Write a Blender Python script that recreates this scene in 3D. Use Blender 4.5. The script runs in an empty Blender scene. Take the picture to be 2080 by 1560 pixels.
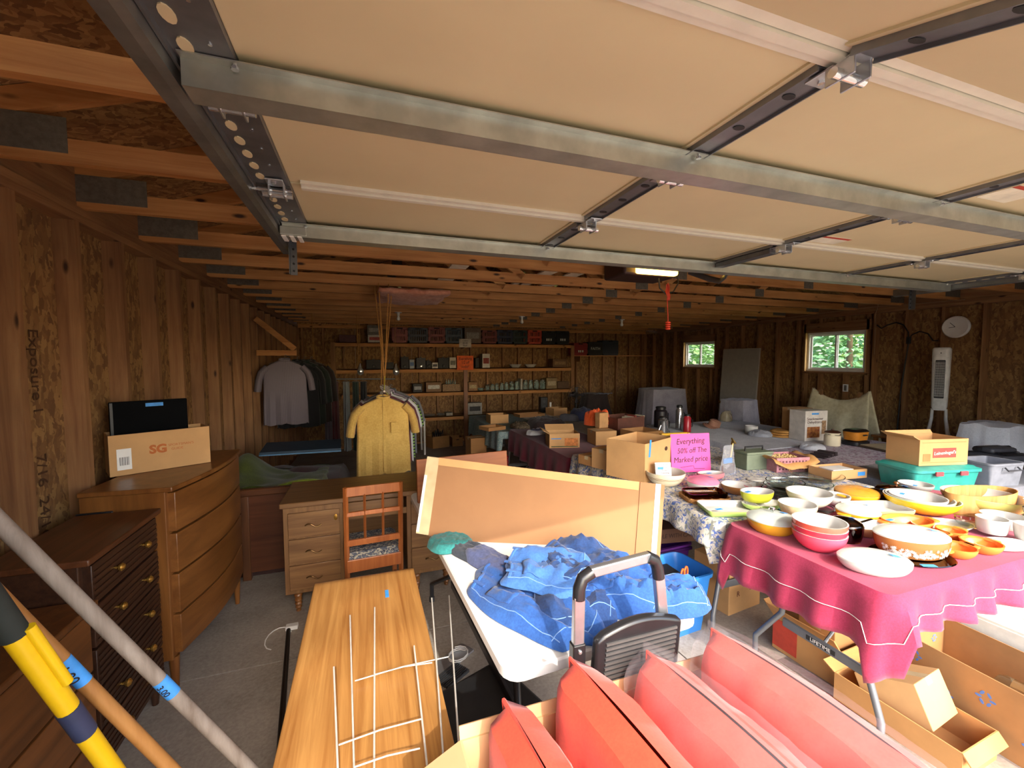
import bpy, bmesh, math, random
from mathutils import Vector, Matrix, noise as mnoise

random.seed(7)
PI = math.pi
scene = bpy.context.scene
C = scene.collection

# ------------------------------------------------------------------ camera
CAMH = 1.67
FPX, YAW, PITCH, ROLL = 856.09, 0.33456, -0.05843, -0.0033
_f = Vector((math.sin(YAW)*math.cos(PITCH), math.cos(YAW)*math.cos(PITCH), math.sin(PITCH)))
_r0 = Vector((math.cos(YAW), -math.sin(YAW), 0)); _u0 = _r0.cross(_f)
CR = _r0*math.cos(ROLL) + _u0*math.sin(ROLL)
CU = -_r0*math.sin(ROLL) + _u0*math.cos(ROLL)
CF = _f
cd = bpy.data.cameras.new('camera'); cam = bpy.data.objects.new('camera', cd); C.objects.link(cam)
cd.sensor_width = 36; cd.lens = FPX/2080*36; cd.clip_start = .02; cd.clip_end = 200
mw = Matrix.Identity(4)
for i in range(3):
    mw[i][0] = CR[i]; mw[i][1] = CU[i]; mw[i][2] = -CF[i]
mw[2][3] = CAMH
cam.matrix_world = mw
scene.camera = cam

# ------------------------------------------------------------------ world, sun, exposure
SUN_E = math.radians(35.8)
world = bpy.data.worlds.new('sky'); scene.world = world; world.use_nodes = True
wn = world.node_tree.nodes; wl = world.node_tree.links; wn.clear()
wo = wn.new('ShaderNodeOutputWorld'); wb = wn.new('ShaderNodeBackground'); ws = wn.new('ShaderNodeTexSky')
ws.sky_type = 'NISHITA'; ws.sun_disc = False; ws.sun_elevation = SUN_E; ws.sun_rotation = PI
ws.air_density = 1.0; ws.dust_density = 2.5; ws.ozone_density = 1.0
wb.inputs[1].default_value = 0.98
wl.new(ws.outputs[0], wb.inputs[0]); wl.new(wb.outputs[0], wo.inputs[0])
sd = bpy.data.lights.new('sun', 'SUN'); sd.energy = 3.9; sd.angle = math.radians(.53); sd.color = (1, .93, .82)
so = bpy.data.objects.new('sun', sd); C.objects.link(so)
so.rotation_euler = (PI/2 - SUN_E, 0, 0); so.location = (0, -8, 8)
vs = scene.view_settings
vs.view_transform = 'Standard'; vs.look = 'None'; vs.gamma = 1.0; vs.exposure = 0.08; vs.use_curve_mapping = False

# ------------------------------------------------------------------ measured viewing rays (metres, floor z = fz(y))
def ray(u, v): return CR*((u-1040)/FPX) - CU*((v-780)/FPX) + CF
def PZ(u, v, z): d = ray(u, v); t = (z-CAMH)/d.z; return Vector((d.x*t, d.y*t, z))
def PY(u, v, y): d = ray(u, v); t = y/d.y; return Vector((d.x*t, y, CAMH+d.z*t))
def PX(u, v, x): d = ray(u, v); t = x/d.x; return Vector((x, d.y*t, CAMH+d.z*t))
def fz(y): return .04-.034*y
def mpp(p): return (p-Vector((0, 0, CAMH))).dot(CF)/FPX       # metres per photo pixel at p

# ------------------------------------------------------------------ materials
def hx(s):
    out = []
    for i in (0, 2, 4):
        c = int(s[i:i+2], 16)/255
        out.append(c/12.92 if c <= .04045 else ((c+.055)/1.055)**2.4)
    return tuple(out)+(1,)
MC = {}
def base(name):
    m = bpy.data.materials.new(name); m.use_nodes = True
    nt = m.node_tree; return m, nt, nt.nodes['Principled BSDF'], nt.nodes, nt.links
def coords(nt, scale=(1, 1, 1), rnd=True):
    N, L = nt.nodes, nt.links
    tc = N.new('ShaderNodeTexCoord'); mp = N.new('ShaderNodeMapping'); mp.inputs['Scale'].default_value = scale
    L.new(tc.outputs['Object'], mp.inputs['Vector'])
    if rnd:
        oi = N.new('ShaderNodeObjectInfo'); mu = N.new('ShaderNodeVectorMath'); mu.operation = 'SCALE'
        mu.inputs[0].default_value = (37, 23, 51); L.new(oi.outputs['Random'], mu.inputs['Scale']); L.new(mu.outputs[0], mp.inputs['Location'])
    return mp.outputs[0]
def ramp(nt, src, stops):
    r = nt.nodes.new('ShaderNodeValToRGB'); e = r.color_ramp.elements
    e[0].position = stops[0][0]; e[0].color = stops[0][1]; e[1].position = stops[-1][0]; e[1].color = stops[-1][1]
    for p, c in stops[1:-1]:
        k = e.new(p); k.color = c
    nt.links.new(src, r.inputs[0]); return r.outputs[0]
def noise(nt, vec, scale, detail=4, rough=.6, dist=0):
    n = nt.nodes.new('ShaderNodeTexNoise'); n.inputs['Scale'].default_value = scale; n.inputs['Detail'].default_value = detail
    n.inputs['Roughness'].default_value = rough; n.inputs['Distortion'].default_value = dist
    if vec: nt.links.new(vec, n.inputs['Vector'])
    return n.outputs[0]
def bump(nt, bs, src, st, dist=.01):
    b = nt.nodes.new('ShaderNodeBump'); b.inputs['Strength'].default_value = st; b.inputs['Distance'].default_value = dist
    nt.links.new(src, b.inputs['Height']); nt.links.new(b.outputs[0], bs.inputs['Normal'])
def plain(name, hexa, rough=.6, metal=0, var=.12, ns=14, bm=0, spec=.5, hex2=None):
    if name in MC: return MC[name]
    m, nt, bs, N, L = base(name)
    c = hx(hexa); v = coords(nt); s = noise(nt, v, ns)
    a = hx(hex2) if hex2 else tuple(x*(1-var) for x in c[:3])+(1,)
    b = c if hex2 else tuple(min(1, x*(1+var)) for x in c[:3])+(1,)
    L.new(ramp(nt, s, [(.35, a), (.65, b)]), bs.inputs['Base Color'])
    bs.inputs['Roughness'].default_value = rough; bs.inputs['Metallic'].default_value = metal
    bs.inputs['Specular IOR Level'].default_value = spec
    if bm: bump(nt, bs, s, bm)
    MC[name] = m; return m
def wood(name, h1, h2, axis=2, rough=.5, fine=26, lng=1.3, bm=.15, knots=False):
    if name in MC: return MC[name]
    m, nt, bs, N, L = base(name)
    sc = [fine]*3; sc[axis] = lng
    v = coords(nt, tuple(sc)); s = noise(nt, v, 1, 6, .65, .6)
    s2 = noise(nt, coords(nt, (2.2, 2.2, 2.2)), 1, 2)
    mx = N.new('ShaderNodeMix'); mx.data_type = 'RGBA'; mx.blend_type = 'MULTIPLY'; mx.inputs[0].default_value = .55
    L.new(ramp(nt, s, [(.3, hx(h1)), (.7, hx(h2))]), mx.inputs[6]); L.new(ramp(nt, s2, [(.3, (.55, .55, .55, 1)), (.7, (1, 1, 1, 1))]), mx.inputs[7])
    out = mx.outputs[2]
    if knots:
        vo = N.new('ShaderNodeTexVoronoi'); vo.inputs['Scale'].default_value = 1
        ks = [9, 9, 9]; ks[axis] = 3.2
        L.new(coords(nt, tuple(ks)), vo.inputs['Vector'])
        mk = N.new('ShaderNodeMix'); mk.data_type = 'RGBA'
        L.new(ramp(nt, vo.outputs['Distance'], [(.06, (1, 1, 1, 1)), (.14, (0, 0, 0, 1))]), mk.inputs[0])
        L.new(out, mk.inputs[6]); mk.inputs[7].default_value = hx('3a2010'); out = mk.outputs[2]
    L.new(out, bs.inputs['Base Color'])
    bs.inputs['Roughness'].default_value = rough
    bump(nt, bs, s, bm, .004); MC[name] = m; return m
def osb(name, h1, h2, h3):
    if name in MC: return MC[name]
    m, nt, bs, N, L = base(name)
    v = coords(nt, (1, 1, 1)); nz = noise(nt, v, 9, 3)
    ad = N.new('ShaderNodeVectorMath'); ad.operation = 'ADD'; sc = N.new('ShaderNodeVectorMath'); sc.operation = 'SCALE'
    L.new(nz, sc.inputs[0]); sc.inputs['Scale'].default_value = .16
    L.new(v, ad.inputs[0]); L.new(sc.outputs[0], ad.inputs[1])
    mp = N.new('ShaderNodeMapping'); mp.inputs['Scale'].default_value = (42, 42, 14); L.new(ad.outputs[0], mp.inputs['Vector'])
    vo = N.new('ShaderNodeTexVoronoi'); vo.inputs['Scale'].default_value = 1; L.new(mp.outputs[0], vo.inputs['Vector'])
    se = N.new('ShaderNodeSeparateColor'); L.new(vo.outputs['Color'], se.inputs[0])
    L.new(ramp(nt, se.outputs[0], [(0, hx(h1)), (.5, hx(h2)), (1, hx(h3))]), bs.inputs['Base Color'])
    bs.inputs['Roughness'].default_value = .75; bump(nt, bs, se.outputs[1], .2, .003); MC[name] = m; return m
def metal(name, hexa, rough=.4, bm=.05):
    return plain(name, hexa, rough, .85, .14, 9, bm)
def glass(name, hexa='e8f0ee', rough=.03, ior=1.45):
    if name in MC: return MC[name]
    m, nt, bs, N, L = base(name)
    bs.inputs['Base Color'].default_value = hx(hexa); bs.inputs['Roughness'].default_value = rough
    bs.inputs['Transmission Weight'].default_value = 1; bs.inputs['IOR'].default_value = ior
    MC[name] = m; return m
def film(name, hexa='f4f6f8', alpha=.25, rough=.12):
    if name in MC: return MC[name]
    m, nt, bs, N, L = base(name)
    bs.inputs['Base Color'].default_value = hx(hexa); bs.inputs['Roughness'].default_value = rough
    nz = noise(nt, coords(nt), 5, 3)
    r = ramp(nt, nz, [(.3, (alpha*.7,)*3+(1,)), (.7, (alpha*1.4,)*3+(1,))]); L.new(r, bs.inputs['Alpha'])
    MC[name] = m; return m
def emit(name, hexa, st):
    if name in MC: return MC[name]
    m, nt, bs, N, L = base(name)
    bs.inputs['Base Color'].default_value = hx(hexa); bs.inputs['Emission Color'].default_value = hx(hexa); bs.inputs['Emission Strength'].default_value = st
    MC[name] = m; return m
def stripes(name, h1, h2, axis=0, scale=20, rough=.8, h3=None, dist=0, th=.5):
    if name in MC: return MC[name]
    m, nt, bs, N, L = base(name)
    w = N.new('ShaderNodeTexWave'); w.bands_direction = 'XYZ'[axis]; w.inputs['Scale'].default_value = scale; w.inputs['Distortion'].default_value = dist
    L.new(coords(nt, rnd=False), w.inputs['Vector'])
    st = [(th-.06, hx(h1)), (th+.06, hx(h2))]
    if h3: st.append((.95, hx(h3)))
    L.new(ramp(nt, w.outputs[1], st), bs.inputs['Base Color']); bs.inputs['Roughness'].default_value = rough
    MC[name] = m; return m
def print_cloth(name, h0, h1, h2, scale=22):
    if name in MC: return MC[name]
    m, nt, bs, N, L = base(name)
    v = coords(nt, (1, 1, 1), False)
    a = noise(nt, v, scale, 3, .6, 1.5); b = noise(nt, v, scale*.55, 3, .6, 2.2)
    mx = N.new('ShaderNodeMix'); mx.data_type = 'RGBA'
    L.new(ramp(nt, a, [(.52, (0, 0, 0, 1)), (.57, (1, 1, 1, 1))]), mx.inputs[0]); mx.inputs[6].default_value = hx(h0); mx.inputs[7].default_value = hx(h1)
    m2 = N.new('ShaderNodeMix'); m2.data_type = 'RGBA'
    L.new(ramp(nt, b, [(.55, (0, 0, 0, 1)), (.6, (1, 1, 1, 1))]), m2.inputs[0]); L.new(mx.outputs[2], m2.inputs[6]); m2.inputs[7].default_value = hx(h2)
    L.new(m2.outputs[2], bs.inputs['Base Color']); bs.inputs['Roughness'].default_value = .8
    MC[name] = m; return m
def fabric(name, hexa, hex2=None, rough=.9, ns=90, bm=.25):
    if name in MC: return MC[name]
    m, nt, bs, N, L = base(name)
    c = hx(hexa); d = hx(hex2) if hex2 else tuple(x*.78 for x in c[:3])+(1,)
    s = noise(nt, coords(nt), ns, 3); t = noise(nt, coords(nt), 6, 4)
    mx = N.new('ShaderNodeMix'); mx.data_type = 'RGBA'; mx.inputs[0].default_value = .5
    L.new(ramp(nt, s, [(.35, d), (.65, c)]), mx.inputs[6]); L.new(ramp(nt, t, [(.35, d), (.65, c)]), mx.inputs[7])
    L.new(mx.outputs[2], bs.inputs['Base Color']); bs.inputs['Roughness'].default_value = rough
    bs.inputs['Sheen Weight'].default_value = .15
    bump(nt, bs, s, bm, .002); MC[name] = m; return m

LUM = wood('lumber_v', '7d5232', 'a97c50', 2, .7, 22, 1.2, .2, True)
LUMX = wood('lumber_x', 'b0703a', 'd89c5c', 0, .7, 22, 1.2, .2, True)
LUMY = wood('lumber_y', '7d5232', 'a97c50', 1, .7, 22, 1.2, .2, True)
OSB = osb('osb_board', '6b492b', '866038', 'a07a49')
OSBD = osb('osb_roof', '74502f', '966c42', 'b38a56')
CARD = plain('cardboard', 'c79a66', .85, 0, .07, 5)
CARDD = plain('cardboard_dark', 'a87a4a', .85, 0, .1, 5)
TAPE = plain('blue_tape', '3f93e0', .6, 0, .1, 40)
INK = plain('black_ink', '241a20', .7)
WHITE = plain('white_plastic', 'e9e7e2', .45, 0, .03)
BLACK = plain('black_plastic', '1b1b1e', .45, 0, .15)
GALV = metal('galvanised_steel', 'b9bcb4', .42)
STEELD = metal('grey_painted_steel', '6f7276', .45)
CHROME = metal('chrome', 'd8dadc', .15, 0)
ALU = metal('aluminium', 'c3c7cc', .3)

# ------------------------------------------------------------------ mesh builder
class MB:
    def __init__(s): s.v = []; s.f = []; s.m = []; s.mi = 0
    def add(s, vs, fs, T=None):
        b = len(s.v)
        s.v += [tuple(T @ Vector(p)) if T else tuple(p) for p in vs]
        for f in fs: s.f.append([i+b for i in f]); s.m.append(s.mi)
        return s
    def box(s, x0, x1, y0, y1, z0, z1, T=None):
        return s.add([(x, y, z) for z in (z0, z1) for y in (y0, y1) for x in (x0, x1)],
                     [(0, 2, 3, 1), (4, 5, 7, 6), (0, 1, 5, 4), (1, 3, 7, 5), (3, 2, 6, 7), (2, 0, 4, 6)], T)
    def rings(s, R, cap0=True, cap1=True, T=None, closed=False):
        n = len(R[0]); vs = [p for r in R for p in r]; fs = []
        k = len(R); rng = range(k if closed else k-1)
        for i in rng:
            for j in range(n):
                a = i*n+j; b = i*n+(j+1) % n; i2 = (i+1) % k
                fs.append((a, b, i2*n+(j+1) % n, i2*n+j))
        if not closed:
            if cap0: fs.append(tuple(range(n-1, -1, -1)))
            if cap1: fs.append(tuple((k-1)*n+j for j in range(n)))
        return s.add(vs, fs, T)
    def lathe(s, prof, n=28, sx=1, sy=1, c=(0, 0, 0), cap0=True, cap1=True, T=None):
        R = [[(c[0]+r*sx*math.cos(2*PI*j/n), c[1]+r*sy*math.sin(2*PI*j/n), c[2]+z) for j in range(n)] for r, z in prof]
        return s.rings(R, cap0, cap1, T)
    def rlathe(s, prof, hw, hd, rad, c=(0, 0, 0), cap0=True, cap1=True, q=5, T=None):
        R = []
        for o, z in prof:
            ring = []
            for (sx, sy, a0) in ((1, 1, 0), (-1, 1, PI/2), (-1, -1, PI), (1, -1, 1.5*PI)):
                r = max(.001, rad+o)
                for k in range(q):
                    a = a0+k/(q-1)*PI/2
                    ring.append((c[0]+sx*(hw-rad)+r*math.cos(a), c[1]+sy*(hd-rad)+r*math.sin(a), c[2]+z))
            R.append(ring)
        return s.rings(R, cap0, cap1, T)
    def tube(s, pts, r, n=8, closed=False, r1=None, T=None, flat=None):
        P = [Vector(p) for p in pts]; k = len(P); R = []; up = None
        for i in range(k):
            a = P[(i-1) % k] if (closed or i > 0) else P[i]; b = P[(i+1) % k] if (closed or i < k-1) else P[i]
            t = (b-a).normalized()
            if up is None:
                up = Vector((0, 0, 1)) if abs(t.z) < .9 else Vector((1, 0, 0))
            x = t.cross(up).normalized(); up = x.cross(t).normalized()
            rr = r if r1 is None else r+(r1-r)*i/max(1, k-1)
            ry = rr if flat is None else flat
            R.append([tuple(P[i]+x*rr*math.cos(2*PI*j/n)+up*ry*math.sin(2*PI*j/n)) for j in range(n)])
        return s.rings(R, T=T, closed=closed)
    def prism(s, poly, d, T=None):
        n = len(poly)
        return s.add([(x, y, 0) for x, y in poly]+[(x, y, d) for x, y in poly],
                     [tuple(range(n-1, -1, -1)), tuple(range(n, 2*n))]+[(j, (j+1) % n, n+(j+1) % n, n+j) for j in range(n)], T)
    def grid(s, fn, nu, nv, T=None):
        vs = [fn(i/nu, j/nv) for j in range(nv+1) for i in range(nu+1)]
        return s.add(vs, [(j*(nu+1)+i, j*(nu+1)+i+1, (j+1)*(nu+1)+i+1, (j+1)*(nu+1)+i) for j in range(nv) for i in range(nu)], T)
    def build(s, name, mat, parent=None, smooth=True, bev=0, loc=None, rz=0, solid=0, sub=0):
        me = bpy.data.meshes.new(name); me.from_pydata(s.v, [], s.f)
        for x in (mat if isinstance(mat, (list, tuple)) else [mat]): me.materials.append(x)
        if any(s.m): me.polygons.foreach_set('material_index', s.m)
        if smooth:
            me.polygons.foreach_set('use_smooth', [True]*len(me.polygons)); me.set_sharp_from_angle(angle=math.radians(38))
        me.update()
        o = bpy.data.objects.new(name, me); C.objects.link(o)
        if parent: o.parent = parent
        if loc is not None: o.location = loc
        if rz: o.rotation_euler.z = rz
        if solid:
            md = o.modifiers.new('thick', 'SOLIDIFY'); md.thickness = solid; md.offset = 0
        if bev:
            md = o.modifiers.new('bevel', 'BEVEL'); md.width = bev; md.segments = 2; md.limit_method = 'ANGLE'
        if sub:
            md = o.modifiers.new('sub', 'SUBSURF'); md.levels = sub; md.render_levels = sub
        return o
def box(*a, T=None): return MB().box(*a, T=T)
def thing(name, label, cat, loc=(0, 0, 0), rz=0, group=None):
    o = bpy.data.objects.new(name, None); C.objects.link(o); o.location = loc; o.rotation_euler = (0, 0, rz)
    o.empty_display_size = .05
    return tag(o, label, cat, group)
def tag(o, label, cat, group=None):
    o['label'] = label; o['category'] = cat
    if group: o['group'] = group
    return o
def struct(o, label=None):
    o['kind'] = 'structure'
    if label: o['label'] = label
    return o
def share(o, parent, loc=None, rz=None, scale=None):
    c = o.copy(); C.objects.link(c); c.parent = parent
    if loc is not None: c.location = loc
    if rz is not None: c.rotation_euler.z = rz
    if scale is not None: c.scale = scale
    return c
def TR(loc=(0, 0, 0), rx=0, ry=0, rz=0):
    return Matrix.Translation(Vector(loc)) @ Matrix.Rotation(rz, 4, 'Z') @ Matrix.Rotation(ry, 4, 'Y') @ Matrix.Rotation(rx, 4, 'X')
def basis(o, x, y):
    x = Vector(x).normalized(); y = Vector(y); n = x.cross(y).normalized(); y = n.cross(x)
    m = Matrix.Identity(4)
    for i in range(3):
        m[i][0] = x[i]; m[i][1] = y[i]; m[i][2] = n[i]; m[i][3] = o[i]
    return m
def text(s, parent, T, size, mat, name='lettering', shear=0, sx=1, off=.0):
    cu = bpy.data.curves.new('t', 'FONT'); cu.body = s; cu.size = size; cu.align_x = 'CENTER'; cu.align_y = 'CENTER'; cu.shear = shear; cu.resolution_u = 3; cu.offset = off
    cu.extrude = .0006
    to = bpy.data.objects.new('t', cu); me = bpy.data.meshes.new_from_object(to)
    bpy.data.objects.remove(to); bpy.data.curves.remove(cu)
    me.transform(T @ Matrix.Diagonal((sx, 1, 1, 1))); me.materials.clear(); me.materials.append(mat)
    o = bpy.data.objects.new(name, me); C.objects.link(o); o.parent = parent; return o
def nz(x, y, z=0, s=1): return mnoise.noise(Vector((x*s, y*s, z*s)))
# ================================================================== the building
XL, XR, YB, YF, ZC = -1.32, 7.38, 9.90, .11, 2.43
SD = .089
CONC = None
def concrete():
    m, nt, bs, N, L = base('concrete')
    a = noise(nt, coords(nt, rnd=False), 1.3, 8, .7); b = noise(nt, coords(nt, rnd=False), 60, 3, .6)
    mx = N.new('ShaderNodeMix'); mx.data_type = 'RGBA'; mx.inputs[0].default_value = .35
    L.new(ramp(nt, a, [(.25, hx('6f665b')), (.5, hx('a0968a')), (.75, hx('bcb2a4'))]), mx.inputs[6]); L.new(ramp(nt, b, [(.3, hx('857b6f')), (.7, hx('c0b6a8'))]), mx.inputs[7])
    L.new(mx.outputs[2], bs.inputs['Base Color']); bs.inputs['Roughness'].default_value = .8; bump(nt, bs, b, .15, .003)
    return m
CONC = concrete()
def sheared(x0, x1, y0, y1, th):
    m = MB(); m.add([(x, y, fz(y)-d) for d in (th, 0) for y in (y0, y1) for x in (x0, x1)],
                    [(0, 2, 3, 1), (4, 5, 7, 6), (0, 1, 5, 4), (1, 3, 7, 5), (3, 2, 6, 7), (2, 0, 4, 6)]); return m
floor = struct(sheared(XL-.1, XR+.1, -.5, YB+.1, .14).build('floor', plain('joint_filler', '5d554c', .9), None, False))
for (x0, x1) in ((XL-.1, 1.66), (1.668, 4.6), (4.608, XR+.1)):
    for (y0, y1) in ((-.5, 2.6), (2.608, 6.2), (6.208, YB+.1)):
        m = sheared(x0, x1, y0, y1, .012)
        m.v = [(x, y, z+.012) for x, y, z in m.v]
        m.build('slab', CONC, floor, False)
_fz0 = fz
def fz(y): return _fz0(y)+.012
# ground outside
struct(box(-7, 11, -16, -.5, -.3, .03).build('driveway', plain('gravel', '9c917f', .95, 0, .25, 30, .3), None, False))
struct(box(-30, 40, -.5, 45, -.6, -.36).build('lawn', plain('grass_ground', '6f8a3c', .95, 0, .3, 3), None, False))

# ---------------- framed walls
def wall(name, axis, pos, a0, a1, inward, holes=(), z1=ZC, spacing=.406, off=0.0, siding='c9c2b4'):
    """axis 0: wall plane x=pos running along y; axis 1: plane y=pos running along x. stud faces at pos, sheathing outside"""
    def bb(al, ah, z0, z1_, d0, d1):
        p = sorted((pos-inward*d0, pos-inward*d1))
        return (p[0], p[1], al, ah, z0, z1_) if axis == 0 else (al, ah, p[0], p[1], z0, z1_)
    def cut(al, ah, z0, zz, d0, d1, mat, nm, par):
        segs = [(z0, zz)]
        for (h0, h1, hz0, hz1) in holes:
            if al >= h0-.001 and ah <= h1+.001:
                ns = []
                for s0, s1 in segs:
                    if hz0 > s0: ns.append((s0, min(hz0, s1)))
                    if hz1 < s1: ns.append((max(hz1, s0), s1))
                segs = ns
        for s0, s1 in segs: box(*bb(al, ah, s0, s1, d0, d1)).build(nm, mat, par, False)
    zb = -.36
    ed = sorted(set([a0, a1]+[h for ho in holes for h in ho[:2]]))
    root = None
    for i in range(len(ed)-1):                                   # outer siding
        segs = [(zb, z1)]
        for (h0, h1, hz0, hz1) in holes:
            if ed[i] >= h0-.001 and ed[i+1] <= h1+.001: segs = [(zb, hz0), (hz1, z1)]
        for s0, s1 in segs:
            if root is None:
                root = MB()
            root.box(*bb(ed[i], ed[i+1], s0, s1, SD+.013, SD+.05))
    root = struct(root.build(name, plain(name+'_siding', siding, .8), None, False))
    cols = [a0]; x = a0
    while x < a1-.01:
        x = min(a1, x+1.22); cols.append(x)
    cols = sorted(set(cols+ed))
    for i in range(len(cols)-1):
        cut(cols[i]+.002, cols[i+1]-.002, zb, z1, SD, SD+.012, OSB, 'osb_sheet', root)
    for k in range(2): box(*bb(a0, a1, z1-.038*(k+1)+.001, z1-.038*k, 0, SD)).build('top_plate', LUMY if axis == 0 else LUMX, root, False)
    proto = None; x = a0+off
    while x < a1:
        z0 = fz(x) if axis == 0 else fz(pos)
        seg = [(z0+.038, z1-.076)]
        for (h0, h1, hz0, hz1) in holes:
            if x+.038 > h0-.002 and x < h1+.002: seg = [(z0+.038, hz0-.04), (hz1+.16, z1-.076)]
        for s0, s1 in seg: box(*bb(x, x+.038, s0, s1, 0, SD-.001)).build('stud', LUM, root, False)
        x += spacing
    for i in range(int((a1-a0)/1.2)+1):
        p0 = a0+i*1.2; p1 = min(a1, p0+1.198)
        if p1-p0 < .05: continue
        z0 = fz((p0+p1)/2) if axis == 0 else fz(pos)
        box(*bb(p0, p1, z0-.02, z0+.038, 0, SD-.002)).build('bottom_plate', LUMY if axis == 0 else LUMX, root, False)
    for (h0, h1, hz0, hz1) in holes:
        box(*bb(h0-.06, h1+.06, hz1+.002, hz1+.16, 0, SD-.002)).build('header', LUMY, root, False)
        box(*bb(h0-.06, h1+.06, hz0-.04, hz0-.002, 0, SD-.002)).build('sill_plate', LUMY, root, False)
        for q in (h0-.04, h1+.002): box(*bb(q, q+.038, fz(q)+.04, z1-.078, 0, SD-.003)).build('trimmer_stud', LUM, root, False)
    return root
wl_ = wall('wall_left', 0, XL, YF, YB+.1, 1, off=-.28+.406)
W1 = (7.44, 8.40, 1.475, 2.065); W2 = (4.42, 5.37, 1.45, 2.115)
wr_ = wall('wall_right', 0, XR, YF, YB+.1, -1, holes=(W1, W2), off=.12)
wbk = wall('wall_back', 1, YB, XL-.1, XR+.1, -1, off=.15)
# printed grade stamps on the nearest left-wall sheet
for (yy, zz, s, sz) in ((2.50, 1.62, 'Exposure 1', .085), (2.50, 1.05, '7/16  24/16', .085)):
    text(s, wl_, basis((XL-SD+.004, yy, zz), (0, 0, -1), (0, 1, 0)), sz, plain('faded_print', '4a2d16', .9), 'printed_stamp')
# front wall round the door opening
DX0, DX1, DZ = -.30, 4.66, 2.23
wf = struct(MB().box(XL-.14, DX0, 0, YF, -.36, ZC).box(DX1, XR+.14, 0, YF, -.36, ZC).box(DX0, DX1, 0, YF, DZ, ZC).build('wall_front', plain('white_siding', 'd9d5cb', .7), None, False))
for (a, b) in ((DX0-.001, DX0+.02), (DX1-.02, DX1+.001)): box(a, b, -.01, YF+.02, .06, DZ).build('jamb', WHITE, wf, False)
box(DX0, DX1, -.01, YF+.02, DZ-.02, DZ+.001).build('head_jamb', WHITE, wf, False)

# ---------------- windows
def window(n, h, label):
    y0, y1, z0, z1 = h; x = XR+.045
    o = thing('window_%d' % n, label, 'window'); del o['category']; struct(o)
    fr = MB(); t = .035
    for (a, b, c, d) in ((y0, y1, z0, z0+t), (y0, y1, z1-t, z1), (y0, y0+t, z0+t, z1-t), (y1-t, y1, z0+t, z1-t)):
        fr.box(x, x+.07, a, b, c, d)
    fr.build('window_frame', WHITE, o, False, .004)
    ym = (y0+y1)/2
    for i, (a, b) in enumerate(((y0+t, ym+.02), (ym-.02, y1-t))):
        xs = x+.012+.02*i; s = .028; sm = MB()
        for (p, q, c, d) in ((a, b, z0+t, z0+t+s), (a, b, z1-t-s, z1-t), (a, a+s, z0+t+s, z1-t-s), (b-s, b, z0+t+s, z1-t-s)):
            sm.box(xs, xs+.018, p, q, c, d)
        sh = sm.build('sash', WHITE, o, False, .002)
        box(xs+.007, xs+.011, a+s, b-s, z0+t+s, z1-t-s).build('pane', film('window_glass', 'eef6f4', .07, .02), sh, False)
    box(XR-.02, x+.001, y0-.03, y1+.03, z0-.022, z0-.001).build('sill', LUMY, o, False, .003)
    for q in ((y0-.012, y0-.001), (y1+.001, y1+.012)): box(XR-.005, x, q[0], q[1], z0, z1).build('reveal', wood('pale_pine', 'c99a5a', 'e2bd7e', 2, .6), o, False)
    return o
window(1, W1, 'small white sliding window in the plywood wall beside the leaning door')
w2 = window(2, W2, 'white sliding window in the plywood wall above the cream cloth')

# ---------------- roof and trusses
XM = (XL+XR)/2; SL = 4/12; XE0, XE1 = XL-.5, XR+.5
def roof_z(x): return ZC+.095+(min(x-XL+.1, XR+.1-x))*SL
ceil_ = MB()
for sgn, xe in ((1, XE0), (-1, XE1)):
    ceil_.add([(xe, -.15, roof_z(xe)+.095), (XM, -.15, roof_z(XM)+.095), (XM, YB+.5, roof_z(XM)+.095), (xe, YB+.5, roof_z(xe)+.095),
               (xe, -.15, roof_z(xe)+.115), (XM, -.15, roof_z(XM)+.115), (XM, YB+.5, roof_z(XM)+.115), (xe, YB+.5, roof_z(xe)+.115)],
              [(0, 1, 2, 3), (7, 6, 5, 4), (0, 4, 5, 1), (1, 5, 6, 2), (2, 6, 7, 3), (3, 7, 4, 0)])
ceil_ = struct(ceil_.build('ceiling', OSBD, None, False))
for yy, th in ((.03, .06), (YB+.06, .06)):
    MB().prism([(XL-.14, ZC), (XR+.14, ZC), (XM, roof_z(XM)+.1)], th, Matrix(((1, 0, 0, 0), (0, 0, -1, yy+th), (0, 1, 0, 0), (0, 0, 0, 1)))).build('gable_sheet', OSBD, ceil_, False)
for sx, xx in ((-1, XL-.1), (1, XR+.02)): box(xx, xx+.08, 0, YB+.1, ZC, ZC+.22).build('eave_block', LUMY, ceil_, False)
PLATE = plain('connector_plate_zinc', '5f574b', .7, 0, .2, 40, .3)
TRY = [3.35+.61*k for k in range(-5, 11)]
bc = tc1 = tc2 = None; webs = []; plates = []
def chord(p, q, h=.089, w=.038):
    p = Vector(p); q = Vector(q); L_ = (q-p).length; d = (q-p)/L_
    T = basis(p, d, (0, 1, 0))
    return box(0, L_, 0, w, -h/2, h/2, T=T)
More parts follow.
